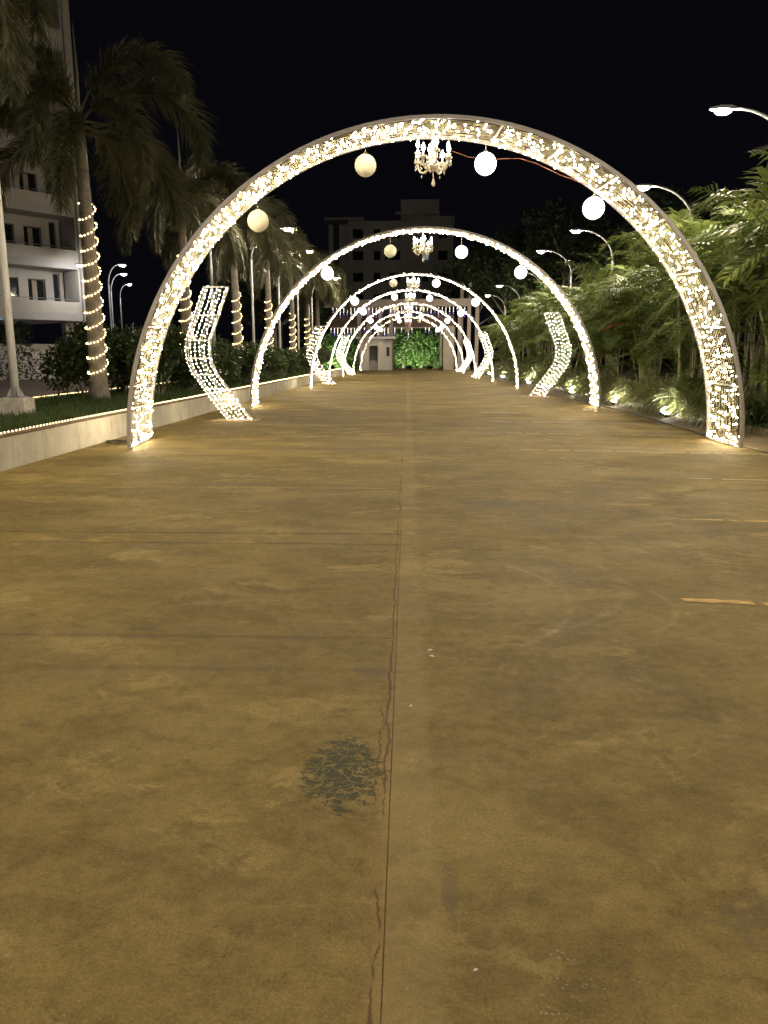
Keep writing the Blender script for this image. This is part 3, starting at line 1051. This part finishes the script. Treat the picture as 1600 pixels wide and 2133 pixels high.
def areca(x, y, H, seed, label, ncane=9, group='cane palm clumps behind the kerb'):
    t = thing('cane_palm', label, 'palm', (x, y, 0.088), 0, group)
    r = random.Random(seed)
    for k in range(ncane):
        az = PI + r.uniform(-1.6, 1.6) if k % 3 else r.uniform(0, 2 * PI)
        ch = H * r.uniform(0.36, 0.72)
        lean, me = CANES[r.randrange(9)]
        bx, by = 0.25 * math.cos(az) * r.random(), 0.55 * r.uniform(-1, 1)
        c = mobj('cane', me, t)
        c.location = (bx, by, 0)
        c.rotation_euler = (0, 0, az)
        w = r.uniform(0.42, 0.62)
        c.scale = (ch * w * 1.0, ch * w, ch)
        tx = bx + math.cos(az) * lean * ch * w
        ty = by + math.sin(az) * lean * ch * w
        nf = r.choice((3, 3, 4, 5))
        for j in range(nf):
            f = mobj('frond', ARE[(k + j * 5 + seed) % 6], t)
            f.location = (tx, ty, ch - 0.05 - 0.10 * j * 0.4)
            f.rotation_euler = (r.uniform(-.12, .12), r.uniform(-.12, .12), az + j * 2.4 + r.uniform(-.5, .5))
            sc = r.uniform(0.8, 1.2) * (0.75 + H / 16)
            f.scale = (sc, sc, sc)
    for k in range(9):                       # young shoots low down
        f = mobj('frond', ARE[(k + seed) % 6], t)
        az = PI + r.uniform(-1.7, 1.7)
        f.location = (0.3 * math.cos(az), r.uniform(-.9, .9), r.uniform(0.3, 1.9))
        f.rotation_euler = (0, r.uniform(-.2, .2), az)
        sc = r.uniform(0.5, 0.8)
        f.scale = (sc, sc, sc)
    return t


r = random.Random(77)
ys = 12.6
k = 0
while ys < 66:
    x = 7.45 + r.uniform(-.25, .35)
    Hh = 5.9 * r.uniform(0.9, 1.05) if ys < 15.5 else 5.1 * r.uniform(0.84, 1.08) if ys < 24 else 4.9 * r.uniform(0.85, 1.12)
    areca(x, ys, Hh, 900 + k, 'slender cane palm clump in the front row, %s counting from the strap plants' % ORD[k], 10 if ys < 30 else 7)
    ys += r.uniform(1.7, 2.2) if ys < 34 else r.uniform(2.6, 3.4)
    k += 1
def odd_frond(y, z, mat, label):
    near = min((o_ for o_ in bpy.data.objects if o_.name.startswith('cane_palm')), key=lambda o_: abs(o_.location.y - y))
    me_ = frond_mesh('frond', M[mat], 1.0, 0.3, 0.9, 26, 0.34, 0.022, False, 5)
    f_ = mobj('frond', me_, near)
    f_.location = (-0.55, 0, z)
    f_.rotation_euler = (0, 0, PI - 0.5)
    f_['label'] = label


odd_frond(24.0, 2.15, 'red_leaf', 'dry red frond')
odd_frond(16.0, 2.75, 'yellow_leaf', 'yellowing frond')
for k, (x, y, H) in enumerate([(9.4, 13.4, 6.4), (9.5, 17.2, 6.2), (9.7, 22.0, 6.0), (10.1, 28, 6.4), (10.4, 34, 6.8), (10.6, 41, 7.2), (10.8, 49, 7.4)]):
    areca(x, y, H, int(y * 7), 'taller cane palm clump in the back row, %s counting towards the gate' % ORD[k], 10, 'tall cane palms in the back row')


# ------------------------------------------------------------------ striped grass tufts
def tuft_mesh(seed, n, mat, L=0.62, w=0.011):
    r = random.Random(seed)
    m = MB()
    for k in range(n):
        az = r.uniform(0, 2 * PI)
        e = r.uniform(0.55, 1.5)
        l = L * r.uniform(0.6, 1.15)
        p = Vector((r.uniform(-.09, .09), r.uniform(-.09, .09), 0))
        S = Vector((-math.sin(az), math.cos(az), 0))
        q = []
        st = 5
        ww = w * r.uniform(0.7, 1.2)
        for j in range(st + 1):
            q.append(p.copy())
            d = Vector((math.cos(az) * math.cos(e), math.sin(az) * math.cos(e), math.sin(e)))
            p = p + d * (l / st)
            e -= r.uniform(0.30, 0.50)
        vs, fs = [], []
        for j in range(st):
            wj = ww * (1 - 0.55 * abs(j / st - 0.3))
            vs += [q[j] - S * wj, q[j] + S * wj]
        vs.append(q[st])
        for j in range(st - 1):
            fs.append((2 * j, 2 * j + 1, 2 * j + 3, 2 * j + 2))
        fs.append((2 * st - 2, 2 * st - 1, 2 * st))
        m.add(vs, fs)
    return m.mesh('blades', mat)


TUFT = [tuft_mesh(60 + s, 170, M['tuft'], 0.80, 0.014) for s in range(5)]
STRAP = [tuft_mesh(80 + s, 50, M['strap'], 0.85, 0.02) for s in range(3)]
r = random.Random(21)
y = 15.9
while y < 62:
    for rowx in ((6.62, 7.0) if y < 30 else (6.66,)):
        o = mobj('grass_tuft', TUFT[r.randrange(5)])
        s = r.uniform(1.15, 1.6) * (1.0 if y < 34 else 1.2)
        o.location = (rowx + r.uniform(-.1, .1), y + r.uniform(-.15, .15), 0.086)
        o.rotation_euler = (0, 0, r.uniform(0, 6.28))
        o.scale = (s, s, s * r.uniform(0.85, 1.1))
        tag(o, 'arching striped grass tuft spilling over the kerb', 'grass tuft', 'striped grass tufts along the kerb')
    y += 0.52 if y < 30 else 1.05
for k in range(10):
    o = mobj('strap_plant', STRAP[k % 3])
    o.location = (6.7 + r.uniform(-.05, 0.6), 11.4 + k * 0.46, 0.086)
    o.rotation_euler = (0, 0, r.uniform(0, 6.28))
    s = r.uniform(0.85, 1.15)
    o.scale = (s, s, s)
    tag(o, 'dark broad bladed strap plant at the unlit end of the bed', 'strap plant', 'dark strap plants in the bed')


# ------------------------------------------------------------------ ground floodlights
def floodlight(x, y, az, tilt, label, mat='flood', s=1.0, group='floodlights on the ground'):
    t = thing('floodlight', label, 'floodlight', (x, y, 0.0), az, group)
    b = MB()
    b.tube([(-0.13, 0, 0.09), (-0.13, 0, 0.005), (0.13, 0, 0.005), (0.13, 0, 0.09)], 0.008, 4)
    b.build('bracket', M['black'], t)
    h = mobj('housing', MB().bbox(-0.12, 0.12, -0.085, 0.085, -0.05, 0.0, 0.008).mesh('housing', M['black']), t)
    h.location = (0, 0, 0.09)
    h.rotation_euler = (tilt, 0, 0)
    g = MB().box(-0.10, 0.10, -0.066, 0.066, 0.001, 0.004).build('lens', M[mat], h)
    f = MB()
    for k in range(6):
        f.box(-0.10 + 0.036 * k, -0.094 + 0.036 * k, -0.07, 0.07, -0.075, -0.048)
    f.build('cooling_fins', M['black'], h)
    t.scale = (s, s, s)
    return t


FL = [(6.02, 18.7), (6.05, 23.4), (6.05, 29.5), (6.05, 34.8), (6.08, 40.4), (6.1, 51.8), (6.1, 60.0)]
for k, (x, y) in enumerate(FL):
    floodlight(x, y, -PI / 2 - 0.55, rad(-22), 'small black floodlight aimed at the cane palms, %s counting from the gate' % ORD[len(FL) - 1 - k])

# cables
tag(MB().tube([(5.42, 26, 0.012), (5.47, 23.5, 0.010), (5.52, 21, 0.010), (5.48, 18.4, 0.010), (5.40, 16, 0.010), (5.30, 13.8, 0.010), (5.24, 12, 0.010), (5.3, 10.4, 0.010), (5.2, 8.0, 0.010)], 0.011, 5).build('ground_cable', M['cable']),
    'dark supply cable lying along the drive edge past the arch foot', 'cable')
r = random.Random(5)
pts = [(-4.35, 12.3, 0.012)]
for k in range(26):
    pts.append((-4.62 + 0.22 * math.cos(k * 0.9) + r.uniform(-.07, .07), 12.55 + 0.20 * math.sin(k * 0.9) + r.uniform(-.07, .07), 0.012 + 0.0015 * k))
pts.append((-4.95, 13.2, 0.012))
tag(MB().tube(pts, 0.006, 4).build('coiled_cable', M['cable']), 'tangled thin cable on the concrete by the planter wall', 'cable')

# ------------------------------------------------------------------ shrubs
def leaf_cloud(m, r, c, rad3, n, s, shell=0.45):
    for k in range(n):
        while True:
            p = Vector((r.uniform(-1, 1), r.uniform(-1, 1), r.uniform(-1, 1)))
            if shell < p.length < 1.0:
                break
        p = p * (1 + 0.12 * math.sin(7 * p.x + 3 * p.z) + r.uniform(-.05, .08))
        q = Vector((c[0] + p.x * rad3[0], c[1] + p.y * rad3[1], c[2] + p.z * rad3[2]))
        D = (p.normalized() * 0.7 + Vector((r.uniform(-1, 1), r.uniform(-1, 1), r.uniform(-0.9, 0.7)))).normalized()
        W = D.orthogonal().normalized()
        W = W * math.cos(k) + D.cross(W) * math.sin(k)
        l = s * r.uniform(0.7, 1.3)
        m.add([q, q + D * l * 0.5 + W * l * 0.24, q + D * l, q + D * l * 0.5 - W * l * 0.24], [(0, 1, 2, 3)])


SHR = []
for s in range(4):
    r = random.Random(700 + s)
    m = MB()
    for j in range(9):
        a = 2 * PI * j / 9 + s
        rr = 0.55 * (0.4 + 0.6 * r.random())
        leaf_cloud(m, r, (rr * math.cos(a), rr * math.sin(a), 0.45 + 0.75 * r.random()), (0.42, 0.42, 0.36), 300, 0.13, 0.35)
    stems = MB()
    for j in range(9):
        a = 2 * PI * j / 9 + s
        stems.tube([(0.05 * math.cos(a), 0.05 * math.sin(a), -0.02), (0.25 * math.cos(a), 0.25 * math.sin(a), 0.4), (0.45 * math.cos(a), 0.45 * math.sin(a), 0.95)], [0.02, 0.014, 0.006], 5)
    fl = MB()
    for j in range(16):
        a, b = r.uniform(0, 6.28), r.uniform(0.2, 1.0)
        c = (0.85 * math.cos(a) * b, 0.85 * math.sin(a) * b, 0.75 + 0.7 * r.random())
        for e in range(5):
            q = e * 1.2566
            fl.octa((c[0] + 0.022 * math.cos(q), c[1] + 0.022 * math.sin(q), c[2] + 0.01 * math.sin(2 * q)), 0.022, 0.4)
    SHR.append((m.mesh('foliage', M['shrub']), stems.mesh('stems', M['bark']), fl.mesh('blossoms', M['flower_w']), None))
    SHR[-1] = SHR[-1][:3] + (fl.mesh('blossoms', M['flower_r']),)


def shrub(x, y, s, sz, k, label, flower=None, z=0.39, rz=0.0):
    t = thing('shrub', label, 'shrub', (x, y, z), rz, 'shrubs on the lawn')
    t.scale = (s, s, sz)
    me = SHR[k % 4]
    mobj('foliage', me[0], t)
    mobj('stems', me[1], t)
    if flower:
        mobj('blossoms', me[2] if flower == 'w' else me[3], t, 'stuff')
    return t


shrub(-8.0, 19.6, 1.0, 1.25, 0, 'dark shrub with white blossoms between lawn palm trunk and rope light', 'w')
shrub(-7.75, 21.4, 1.05, 1.2, 1, 'white flowering shrub directly behind the lit trunk facing the apartment block', 'w', rz=1.0)
shrub(-6.35, 20.2, 1.0, 1.12, 2, 'dark shrub with red flowers behind the foot of the seventh arch', 'r')
shrub(-6.25, 22.8, 1.0, 0.95, 3, 'low leafy shrub beside the bent light panel base', 'r', rz=2.0)
r = random.Random(31)
for k in range(15):
    y = 25.0 + 2.3 * k
    shrub(-5.95 - r.uniform(0, .5) - (0.5 if k % 2 else 0), y, r.uniform(0.85, 1.1), r.uniform(0.8, 1.0), k, 'rounded dark shrub by the planter wall, %s counting towards the booth' % ORD[k], 'r' if k % 3 == 0 else None, rz=r.uniform(0, 6))
r = random.Random(32)
for k in range(7):
    shrub(-8.0 + r.uniform(-.2, .2), 24.3 + 4.2 * k, r.uniform(0.9, 1.1), r.uniform(0.9, 1.2), k + 1, 'dark shrub at the lane edge of the lawn, %s counting towards the booth' % ORD[k], 'w' if k % 2 else None, rz=r.uniform(0, 6))

# hedge across the lane and a young tree in front of it
m = MB()
r = random.Random(33)
for k in range(26):
    leaf_cloud(m, r, (-36 + 0.95 * k, 44.6 + r.uniform(-.2, .2), 0.85), (0.8, 0.6, 0.95 * r.uniform(0.85, 1.15)), 260, 0.17, 0.5)
tag(m.build('hedge', M['shrub']), 'long clipped dark hedge across the lane below the apartment block', 'hedge')
o = bpy.data.objects['hedge']


def tree(x, y, H, cr, seed, label, mat='tree', n=700, leaf=0.26, z=0.0, group='broadleaf trees', trunk_r=0.12, low=0.45):
    t = thing('tree', label, 'tree', (x, y, z), 0, group)
    r = random.Random(seed)
    m = MB()
    top = H * (1 - 0.0)
    m.tube([(0, 0, -0.02), (0.04, 0.02, H * 0.25), (0.0, 0.05, H * 0.55), (0.05, 0, H * 0.85)], [trunk_r, trunk_r * 0.8, trunk_r * 0.5, trunk_r * 0.15], 8)
    ends = []
    for k in range(9):
        a = k * 2.4 + r.uniform(-.3, .3)
        z0 = H * (low - 0.1 + 0.04 * k)
        e = (cr * 0.75 * math.cos(a), cr * 0.75 * math.sin(a), z0 + H * r.uniform(0.10, 0.26))
        m.tube([(0, 0.03, z0), (e[0] * 0.5, e[1] * 0.5, (z0 + e[2]) / 2 + 0.1), e], [trunk_r * 0.45, trunk_r * 0.28, 0.01], 5)
        ends.append(e)
    m.build('trunk', M['bark'], t, True)
    c = MB()
    for e in ends + [(0, 0, H * 0.9), (0.2 * cr, 0.1, H * 0.75), (-0.3 * cr, 0.2, H * 0.7)]:
        s = cr * r.uniform(0.34, 0.52)
        leaf_cloud(c, r, e, (s, s, s * 0.75), n // 12 * 2, leaf, 0.25)
    c.build('crown', M[mat], t)
    return t


tree(-20.3, 40.5, 3.3, 1.0, 41, 'young thin tree standing alone on the side lane', n=420, leaf=0.18, trunk_r=0.05, low=0.5)

# trees behind the cane palms and around the gate
for k, (x, y, H, cr) in enumerate([(12.5, 66, 13, 4.2), (9.5, 80, 13.5, 4.5), (13.5, 90, 15, 5.0), (17, 55, 12, 4.5), (8.2, 97, 14, 4.2)]):
    tree(x, y, H, cr, 50 + k, 'dark broadleaf tree behind cane palms, %s counting away from the gate road' % ORD[k], n=2600, leaf=0.42, trunk_r=0.25)
for k, (x, y, H, cr) in enumerate([(-11, 66, 10, 3.6), (-12.5, 78, 12, 4.2), (-15, 95, 13, 4.6), (-9.6, 90, 9, 3.2)]):
    tree(x, y, H, cr, 70 + k, 'dark broadleaf tree beyond the lawn palms, %s counting away from the booth' % ORD[k], n=2200, leaf=0.42, trunk_r=0.22, group='broadleaf trees beyond the lawn')

# ------------------------------------------------------------------ gate, canopy, booth
g = thing('gate_canopy', 'tall pale entrance gate frame with brown canopy and hanging string lights', 'gate', (0, 82, 0), -0.13)
MB().box(-8.6, 7.25, -0.5, 0.5, 6.25, 6.96).build('top_beam', M['gate'], g)
for k in range(10):
    MB().box(-8.6 + 1.58 * k, -8.6 + 1.58 * k + 1.55, -0.53, -0.502, 6.28, 6.93).build('beam_panel', M['gate'], g)
MB().box(-8.4, 4.6, 0.6, 4.6, 4.30, 5.40).build('canopy', M['gate_brown'], g)
for x in (-5.05, -4.05, -2.85, -1.75):
    MB().box(x - 0.17, x + 0.17, -0.3, 0.3, 0.0, 6.248).build('column', M['gate'], g)
for x, w in ((5.22, 0.17), (6.15, 0.17), (6.95, 0.18)):
    MB().box(x - w, x + w, -0.3, 0.3, 0.0, 6.248).build('column', M['gate'], g)
for x in (5.3, 6.1):
    MB().box(x - 0.15, x + 0.15, 1.2, 1.6, 0.0, 8.7).build('rear_column', M['gate'], g)
MB().box(3.70, 4.75, -1.2, 1.0, 0.0, 4.295).build('gate_pillar', M['gate'], g)
MB().box(3.28, 3.48, -0.4, -0.2, 0.35, 4.28).build('barrier_post', M['booth'], g)


def curtain_lights(x0, x1, y, z, n, label, seed):
    t = thing('curtain_lights', label, 'string lights', (x0 * math.cos(0.13) + y * math.sin(0.13), 82 - x0 * math.sin(0.13) + y * math.cos(0.13), z), -0.13, 'icicle light curtains on the gate')
    MB().tube([(0, 0, 0), (x1 - x0, 0, 0)], 0.012, 4).build('header_cord', M['wire'], t)
    r = random.Random(seed)
    for k in range(n):
        if r.random() < 0.14:
            continue
        x = (x1 - x0) * (k + 0.5) / n
        L = r.choice((4, 5, 6, 6, 7, 8))
        m = MB()
        m.tube([(x, 0, 0), (x, 0, -0.125 * L)], 0.006, 3)
        s = m.build('light_strand', M['wire'], t)
        w, p = MB(), MB()
        for j in range(1, L + 1):
            (p if j >= L - 1 else w).octa((x + r.uniform(-.01, .01), -0.01, -0.125 * j), 0.028 if j < L else 0.045)
        w.build('white_bulbs', M['whitelet'], s, kind='stuff')
        p.build('purple_bulbs', M['purple'], s, kind='stuff')
    return t


curtain_lights(-8.2, 5.9, -0.56, 6.24, 38, 'white and violet icicle lights hanging from the gate top beam', 1)
curtain_lights(-8.3, 3.3, 0.55, 4.29, 33, 'white and violet icicle lights hanging from the brown canopy edge', 2)

b = thing('gate_booth', 'small white guard booth with flat roof beside the gate', 'booth', (-4.75, 78.6, 0))
W = M['booth']
MB().box(0.0, 0.95, 0, 0.16, 0, 3.0).build('front_wall', W, b)
MB().box(0.952, 1.78, 0.0, 0.16, 2.35, 3.0).build('lintel', W, b)
MB().box(0.30, 0.90, -0.05, -0.002, 0.95, 1.0).build('counter', W, b)
MB().box(1.782, 2.35, 0, 0.16, 0, 3.0).build('front_pier', W, b)
MB().add([(2.352, 0, 0), (3.15, 0.9, 0), (3.05, 1.02, 0), (2.352, 0.2, 0), (2.352, 0, 3.0), (3.15, 0.9, 3.0), (3.05, 1.02, 3.0), (2.352, 0.2, 3.0)],
         [(0, 3, 2, 1), (4, 5, 6, 7), (0, 1, 5, 4), (1, 2, 6, 5), (2, 3, 7, 6), (3, 0, 4, 7)]).build('angled_wall', W, b)
Mx = Matrix.Translation((2.352, 0, 0)) @ Matrix.Rotation(math.atan2(0.9, 0.798), 4, 'Z')
for s in (0, 1):
    f = MB().box(0.40 + 0.22 * s, 0.60 + 0.22 * s, -0.03, -0.003, 1.35, 2.25, Mx).build('window', M['frame'], b)
    MB().box(0.43 + 0.22 * s, 0.57 + 0.22 * s, -0.036, -0.032, 1.38, 2.22, Mx).build('pane', M['glass'], f)
MB().box(3.02, 3.15, 1.03, 3.0, 0, 3.0).build('side_wall', W, b)
MB().box(0.0, 3.15, 3.002, 3.14, 0, 3.0).build('back_wall', W, b)
MB().box(-0.0, 0.14, 0.162, 3.0, 0, 3.0).build('side_wall', W, b)
MB().box(0.98, 1.74, 0.7, 1.2, 0.0, 0.95).build('desk', M['wall_trim'], b)
MB().bbox(-0.35, 3.55, -0.45, 3.3, 3.002, 3.22, 0.02).build('roof', W, b)

# floodlit trees behind the gate
for k, (x, y, s, H) in enumerate([(-0.6, 92, 2.3, 5.6), (1.6, 92.5, 2.2, 5.9), (3.2, 93.5, 2.0, 5.4), (-2.8, 93.5, 2.1, 5.2), (-7.5, 92, 2.2, 4.6), (-9.8, 90, 2.2, 4.4)]):
    t = thing('gate_bush', 'dense green bush lit from below beyond the gate, %s in its row' % ORD[k], 'bush', (x, y, 0), 0, 'bushes beyond the gate')
    r = random.Random(800 + k)
    m = MB()
    for j in range(13):
        a = j * 2.4
        zz = H * (0.10 + 0.8 * (j / 13))
        rr = s * 0.55 * (1 - 0.4 * (j / 13))
        leaf_cloud(m, r, (rr * math.cos(a), rr * math.sin(a), zz), (s * 0.5, s * 0.5, s * 0.42), 230, 0.30, 0.35)
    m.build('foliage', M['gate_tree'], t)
    MB().tube([(0, 0, -0.02), (0.05, 0, H * 0.4), (0, 0.05, H * 0.8)], [0.12, 0.09, 0.03], 7).build('trunk', M['bark'], t)
for k, x in enumerate((0.1, 2.4, -8.4)):
    floodlight(x, 88.2, 0.0, rad(-40), 'floodlight lighting bushes beyond the gate, %s in its row' % ORD[k], s=2.3, group='floodlights beyond the gate')

# ------------------------------------------------------------------ apartment block on the left
AB = thing('apartment_block', 'pale apartment block with balconies and open parking floor beside the lane', 'building', (-19.9, 50.0, 0))
AB.rotation_euler = (0, 0, math.atan2(-0.804, -0.595))      # local x runs along the facade from its far corner, y is into the house
# with this rotation local +y points to (0.804,-0.595): towards the lane, so the body lies at negative y


def ab(name, x0, x1, y0, y1, z0, z1, mat, parent=None):
    return MB().box(x0, x1, y0, y1, z0, z1).build(name, M[mat], parent or AB)


FH = 3.05
ab('ground_wall', 0.0, 30, -1.2, -0.9, 0.0, 2.1, 'wall_far')
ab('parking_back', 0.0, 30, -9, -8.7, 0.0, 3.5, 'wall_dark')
for x in (0.3, 6.3, 12.3, 18.3):
    ab('parking_column', x, x + 0.5, -1.9, -1.4, 0, 3.5, 'wall_far')
for k in range(7):
    z = 3.5 + FH * k
    ab('floor_slab', -0.1, 30, -10, 0.0, z, z + 0.42, 'wall_trim')
    ab('parapet', 0.55, 30, -0.16, -0.002, z + 0.422, z + 1.12, 'wall_far')
    ab('corner_pier', -0.1, 0.55, -1.6, -0.004, z + 0.422, z + FH - 0.002, 'wall_far')
    # wall behind the balcony, with openings
    zz0, zz1 = z + 0.422, z + FH - 0.002
    yb0, yb1 = -1.95, -1.75
    xs = [0.55, 0.80, 1.22, 1.75, 2.85, 3.45, 4.45, 6.2, 7.3, 8.0, 9.4, 30]
    kinds = ['w', 'slot', 'w', 'door', 'w', 'win', 'w', 'door', 'w', 'win', 'w']
    for xa, xb, kd in zip(xs, xs[1:], kinds):
        if kd == 'w':
            ab('wall', xa + 0.001, xb - 0.001, yb0, yb1, zz0, zz1, 'wall_far')
        else:
            top = zz1 - 0.55 if kd != 'slot' else zz1 - 0.15
            bot = zz0 + 0.95 if kd == 'win' else zz0
            ab('wall', xa + 0.002, xb - 0.002, yb0, yb1 - 0.002, top, zz1, 'wall_far')
            if kd == 'win':
                ab('wall', xa + 0.002, xb - 0.002, yb0, yb1 - 0.002, zz0, bot, 'wall_far')
            w = ab('window' if kd == 'win' else 'door', xa + 0.002, xb - 0.002, yb0 + 0.02, yb0 + 0.05, bot + 0.002, top - 0.002, 'frame')
            if kd == 'win':
                mid = (xa + xb) / 2
                ab('pane', xa + 0.05, mid - 0.02, yb0 + 0.052, yb0 + 0.06, bot + 0.05, top - 0.05, 'glass', w)
                ab('pane', mid + 0.02, xb - 0.05, yb0 + 0.052, yb0 + 0.06, bot + 0.05, top - 0.05, 'glass', w)
            elif kd == 'door':
                ab('pane', xa + 0.05, xb - 0.05, yb0 + 0.052, yb0 + 0.06, bot + 0.05, top - 0.05, 'glass', w)
                ab('curtain', (xa + xb) / 2 - 0.05, (xa + xb) / 2 + 0.25, yb0 + 0.07, yb0 + 0.09, bot + 0.06, top - 0.10, 'curtain', w)
            else:
                ab('pane', xa + 0.03, xb - 0.03, yb0 + 0.052, yb0 + 0.06, bot + 0.05, top - 0.05, 'glass', w)
for k in (0, 1, 2, 3):
    z = 3.5 + FH * k
    u = ab('air_conditioner', 4.55, 5.25, -1.745, -1.45, z + 0.50, z + 1.0, 'wall_trim')
    MB().lathe([(0.19, -0.012), (0.20, 0.0), (0.02, 0.004)], 16).build('fan_grille', M['frame'], u)
    g_ = u.children[0]
    g_.location = (4.9, -1.446, z + 0.75)
    g_.rotation_euler = (-PI / 2, 0, 0)
    MB().tube([(0.62, -0.08, z + 1.26), (30, -0.08, z + 1.26)], 0.02, 5).build('handrail', M['pole'], AB)
MB().tube([(0.42, 0.06, 3.4), (0.42, 0.06, 24)], 0.05, 7).build('drain_pipe', M['frame'], AB)
ab('side_wall', -0.098, 0.2, -9.9, -1.6, 3.92, 3.5 + FH * 7, 'wall_far')
ab('roof_slab', -0.9, 30, -10.5, 0.9, 3.5 + FH * 7, 3.5 + FH * 7 + 0.5, 'wall_trim')
lp = MB().lathe([(0.02, -0.03), (0.08, -0.02), (0.09, 0.0)], 10).build('porch_lamp', M['blue'], AB)
lp.location = (5.5, -1.5, 3.0)
lp.scale = (1.4, 1.4, 2.0)
lt = MB().lathe([(0.02, -0.03), (0.06, -0.02), (0.07, 0.0)], 10).build('soffit_lamp', M['led_far'], AB)
lt.location = (1.4, 0.3, 3.5 + FH * 7 - 0.012)

# ------------------------------------------------------------------ dark hotel block far behind the gate
HB = thing('hotel_block', 'dark grey block with roof tower far behind the gate', 'building', (0, 122, 0))


def hb(name, x0, x1, y0, y1, z0, z1, mat, parent=None):
    return MB().box(x0, x1, y0, y1, z0, z1).build(name, M[mat], parent or HB)


hb('main_wall', -9.0, 6.6, 0, 14, 0, 20.9, 'hotel')
hb('left_wing', -12.0, -9.02, 1.5, 14, 0, 20.6, 'hotel')
hb('roof_parapet', 0.8, 6.7, -0.2, -0.003, 20.3, 21.5, 'hotel')
hb('stair_tower', -1.2, 4.5, 2, 9, 20.9, 24.2, 'hotel')
hb('tower_eave', -2.0, 4.7, 1.6, 9.4, 22.1, 22.35, 'hotel')
hb('wing_roof', -12.4, -6.6, -0.8, 6, 20.95, 21.25, 'hotel')
for fl in range(6):
    z = 2.0 + 3.1 * fl
    for x, w in ((-8.3, 1.6), (-5.2, 1.05), (-3.55, 0.5), (-2.9, 1.7), (2.1, 0.9), (4.3, 1.5)):
        h = 1.35 if w > 0.6 else 0.6
        lit = (fl == 2 and x == -3.55) or (fl == 4 and x == 2.1)
        wn_ = hb('window', x, x + w, -0.06, -0.002, z + 0.9, z + 0.9 + h, 'frame')
        hb('pane', x + 0.06, x + w - 0.06, -0.075, -0.062, z + 0.96, z + 0.84 + h, 'lit_window' if lit else 'glass', wn_)
hb('recess_shade_strip', -11.3, -10.4, 1.3, 1.497, 1, 21.0, 'wall_dark')  # thin strip on the wing face, recess shade painted as dark colour

# ------------------------------------------------------------------ small things on the drive
pet = MB().add([(-0.016, 0, 0), (0, -0.008, 0.004), (0.017, 0.0, 0.002), (0.002, 0.009, 0.005), (0, 0, 0.007)], [(0, 1, 4), (1, 2, 4), (2, 3, 4), (3, 0, 4), (0, 3, 2, 1)]).mesh('flower_petal', M['petal'])
for k, (x, y, s, a) in enumerate([(0.115, 3.61, 0.9, 0.3), (0.122, 3.53, 1.1, 2.7), (0.020, 2.99, 0.65, 1.0), (0.165, 1.59, 0.45, 0.5)]):
    o = mobj('flower_petal', pet)
    o.location = (x, y, 0.0022)
    o.rotation_euler = (0, 0, a)
    o.scale = (s, s, s)
    tag(o, 'tiny white petal fallen on the concrete near the long joint', 'petal', 'fallen petals on the drive')
r = random.Random(12)
m = MB()
for k in range(60):
    cx, cy, sp = [(0.37, 1.64, 0.025), (0.37, 1.56, 0.05), (0.33, 1.47, 0.04), (0.05, 1.42, 0.05)][k % 4]
    p = (cx + r.gauss(0, sp * 0.6), cy + r.gauss(0, sp * 0.6), 0.002)
    m.octa(p, r.choice((0.0016, 0.002, 0.003, 0.0042)), 0.7)
tag(m.build('gravel', M['pebble'], kind='stuff'), 'pale crumbs of gravel scattered on the concrete')
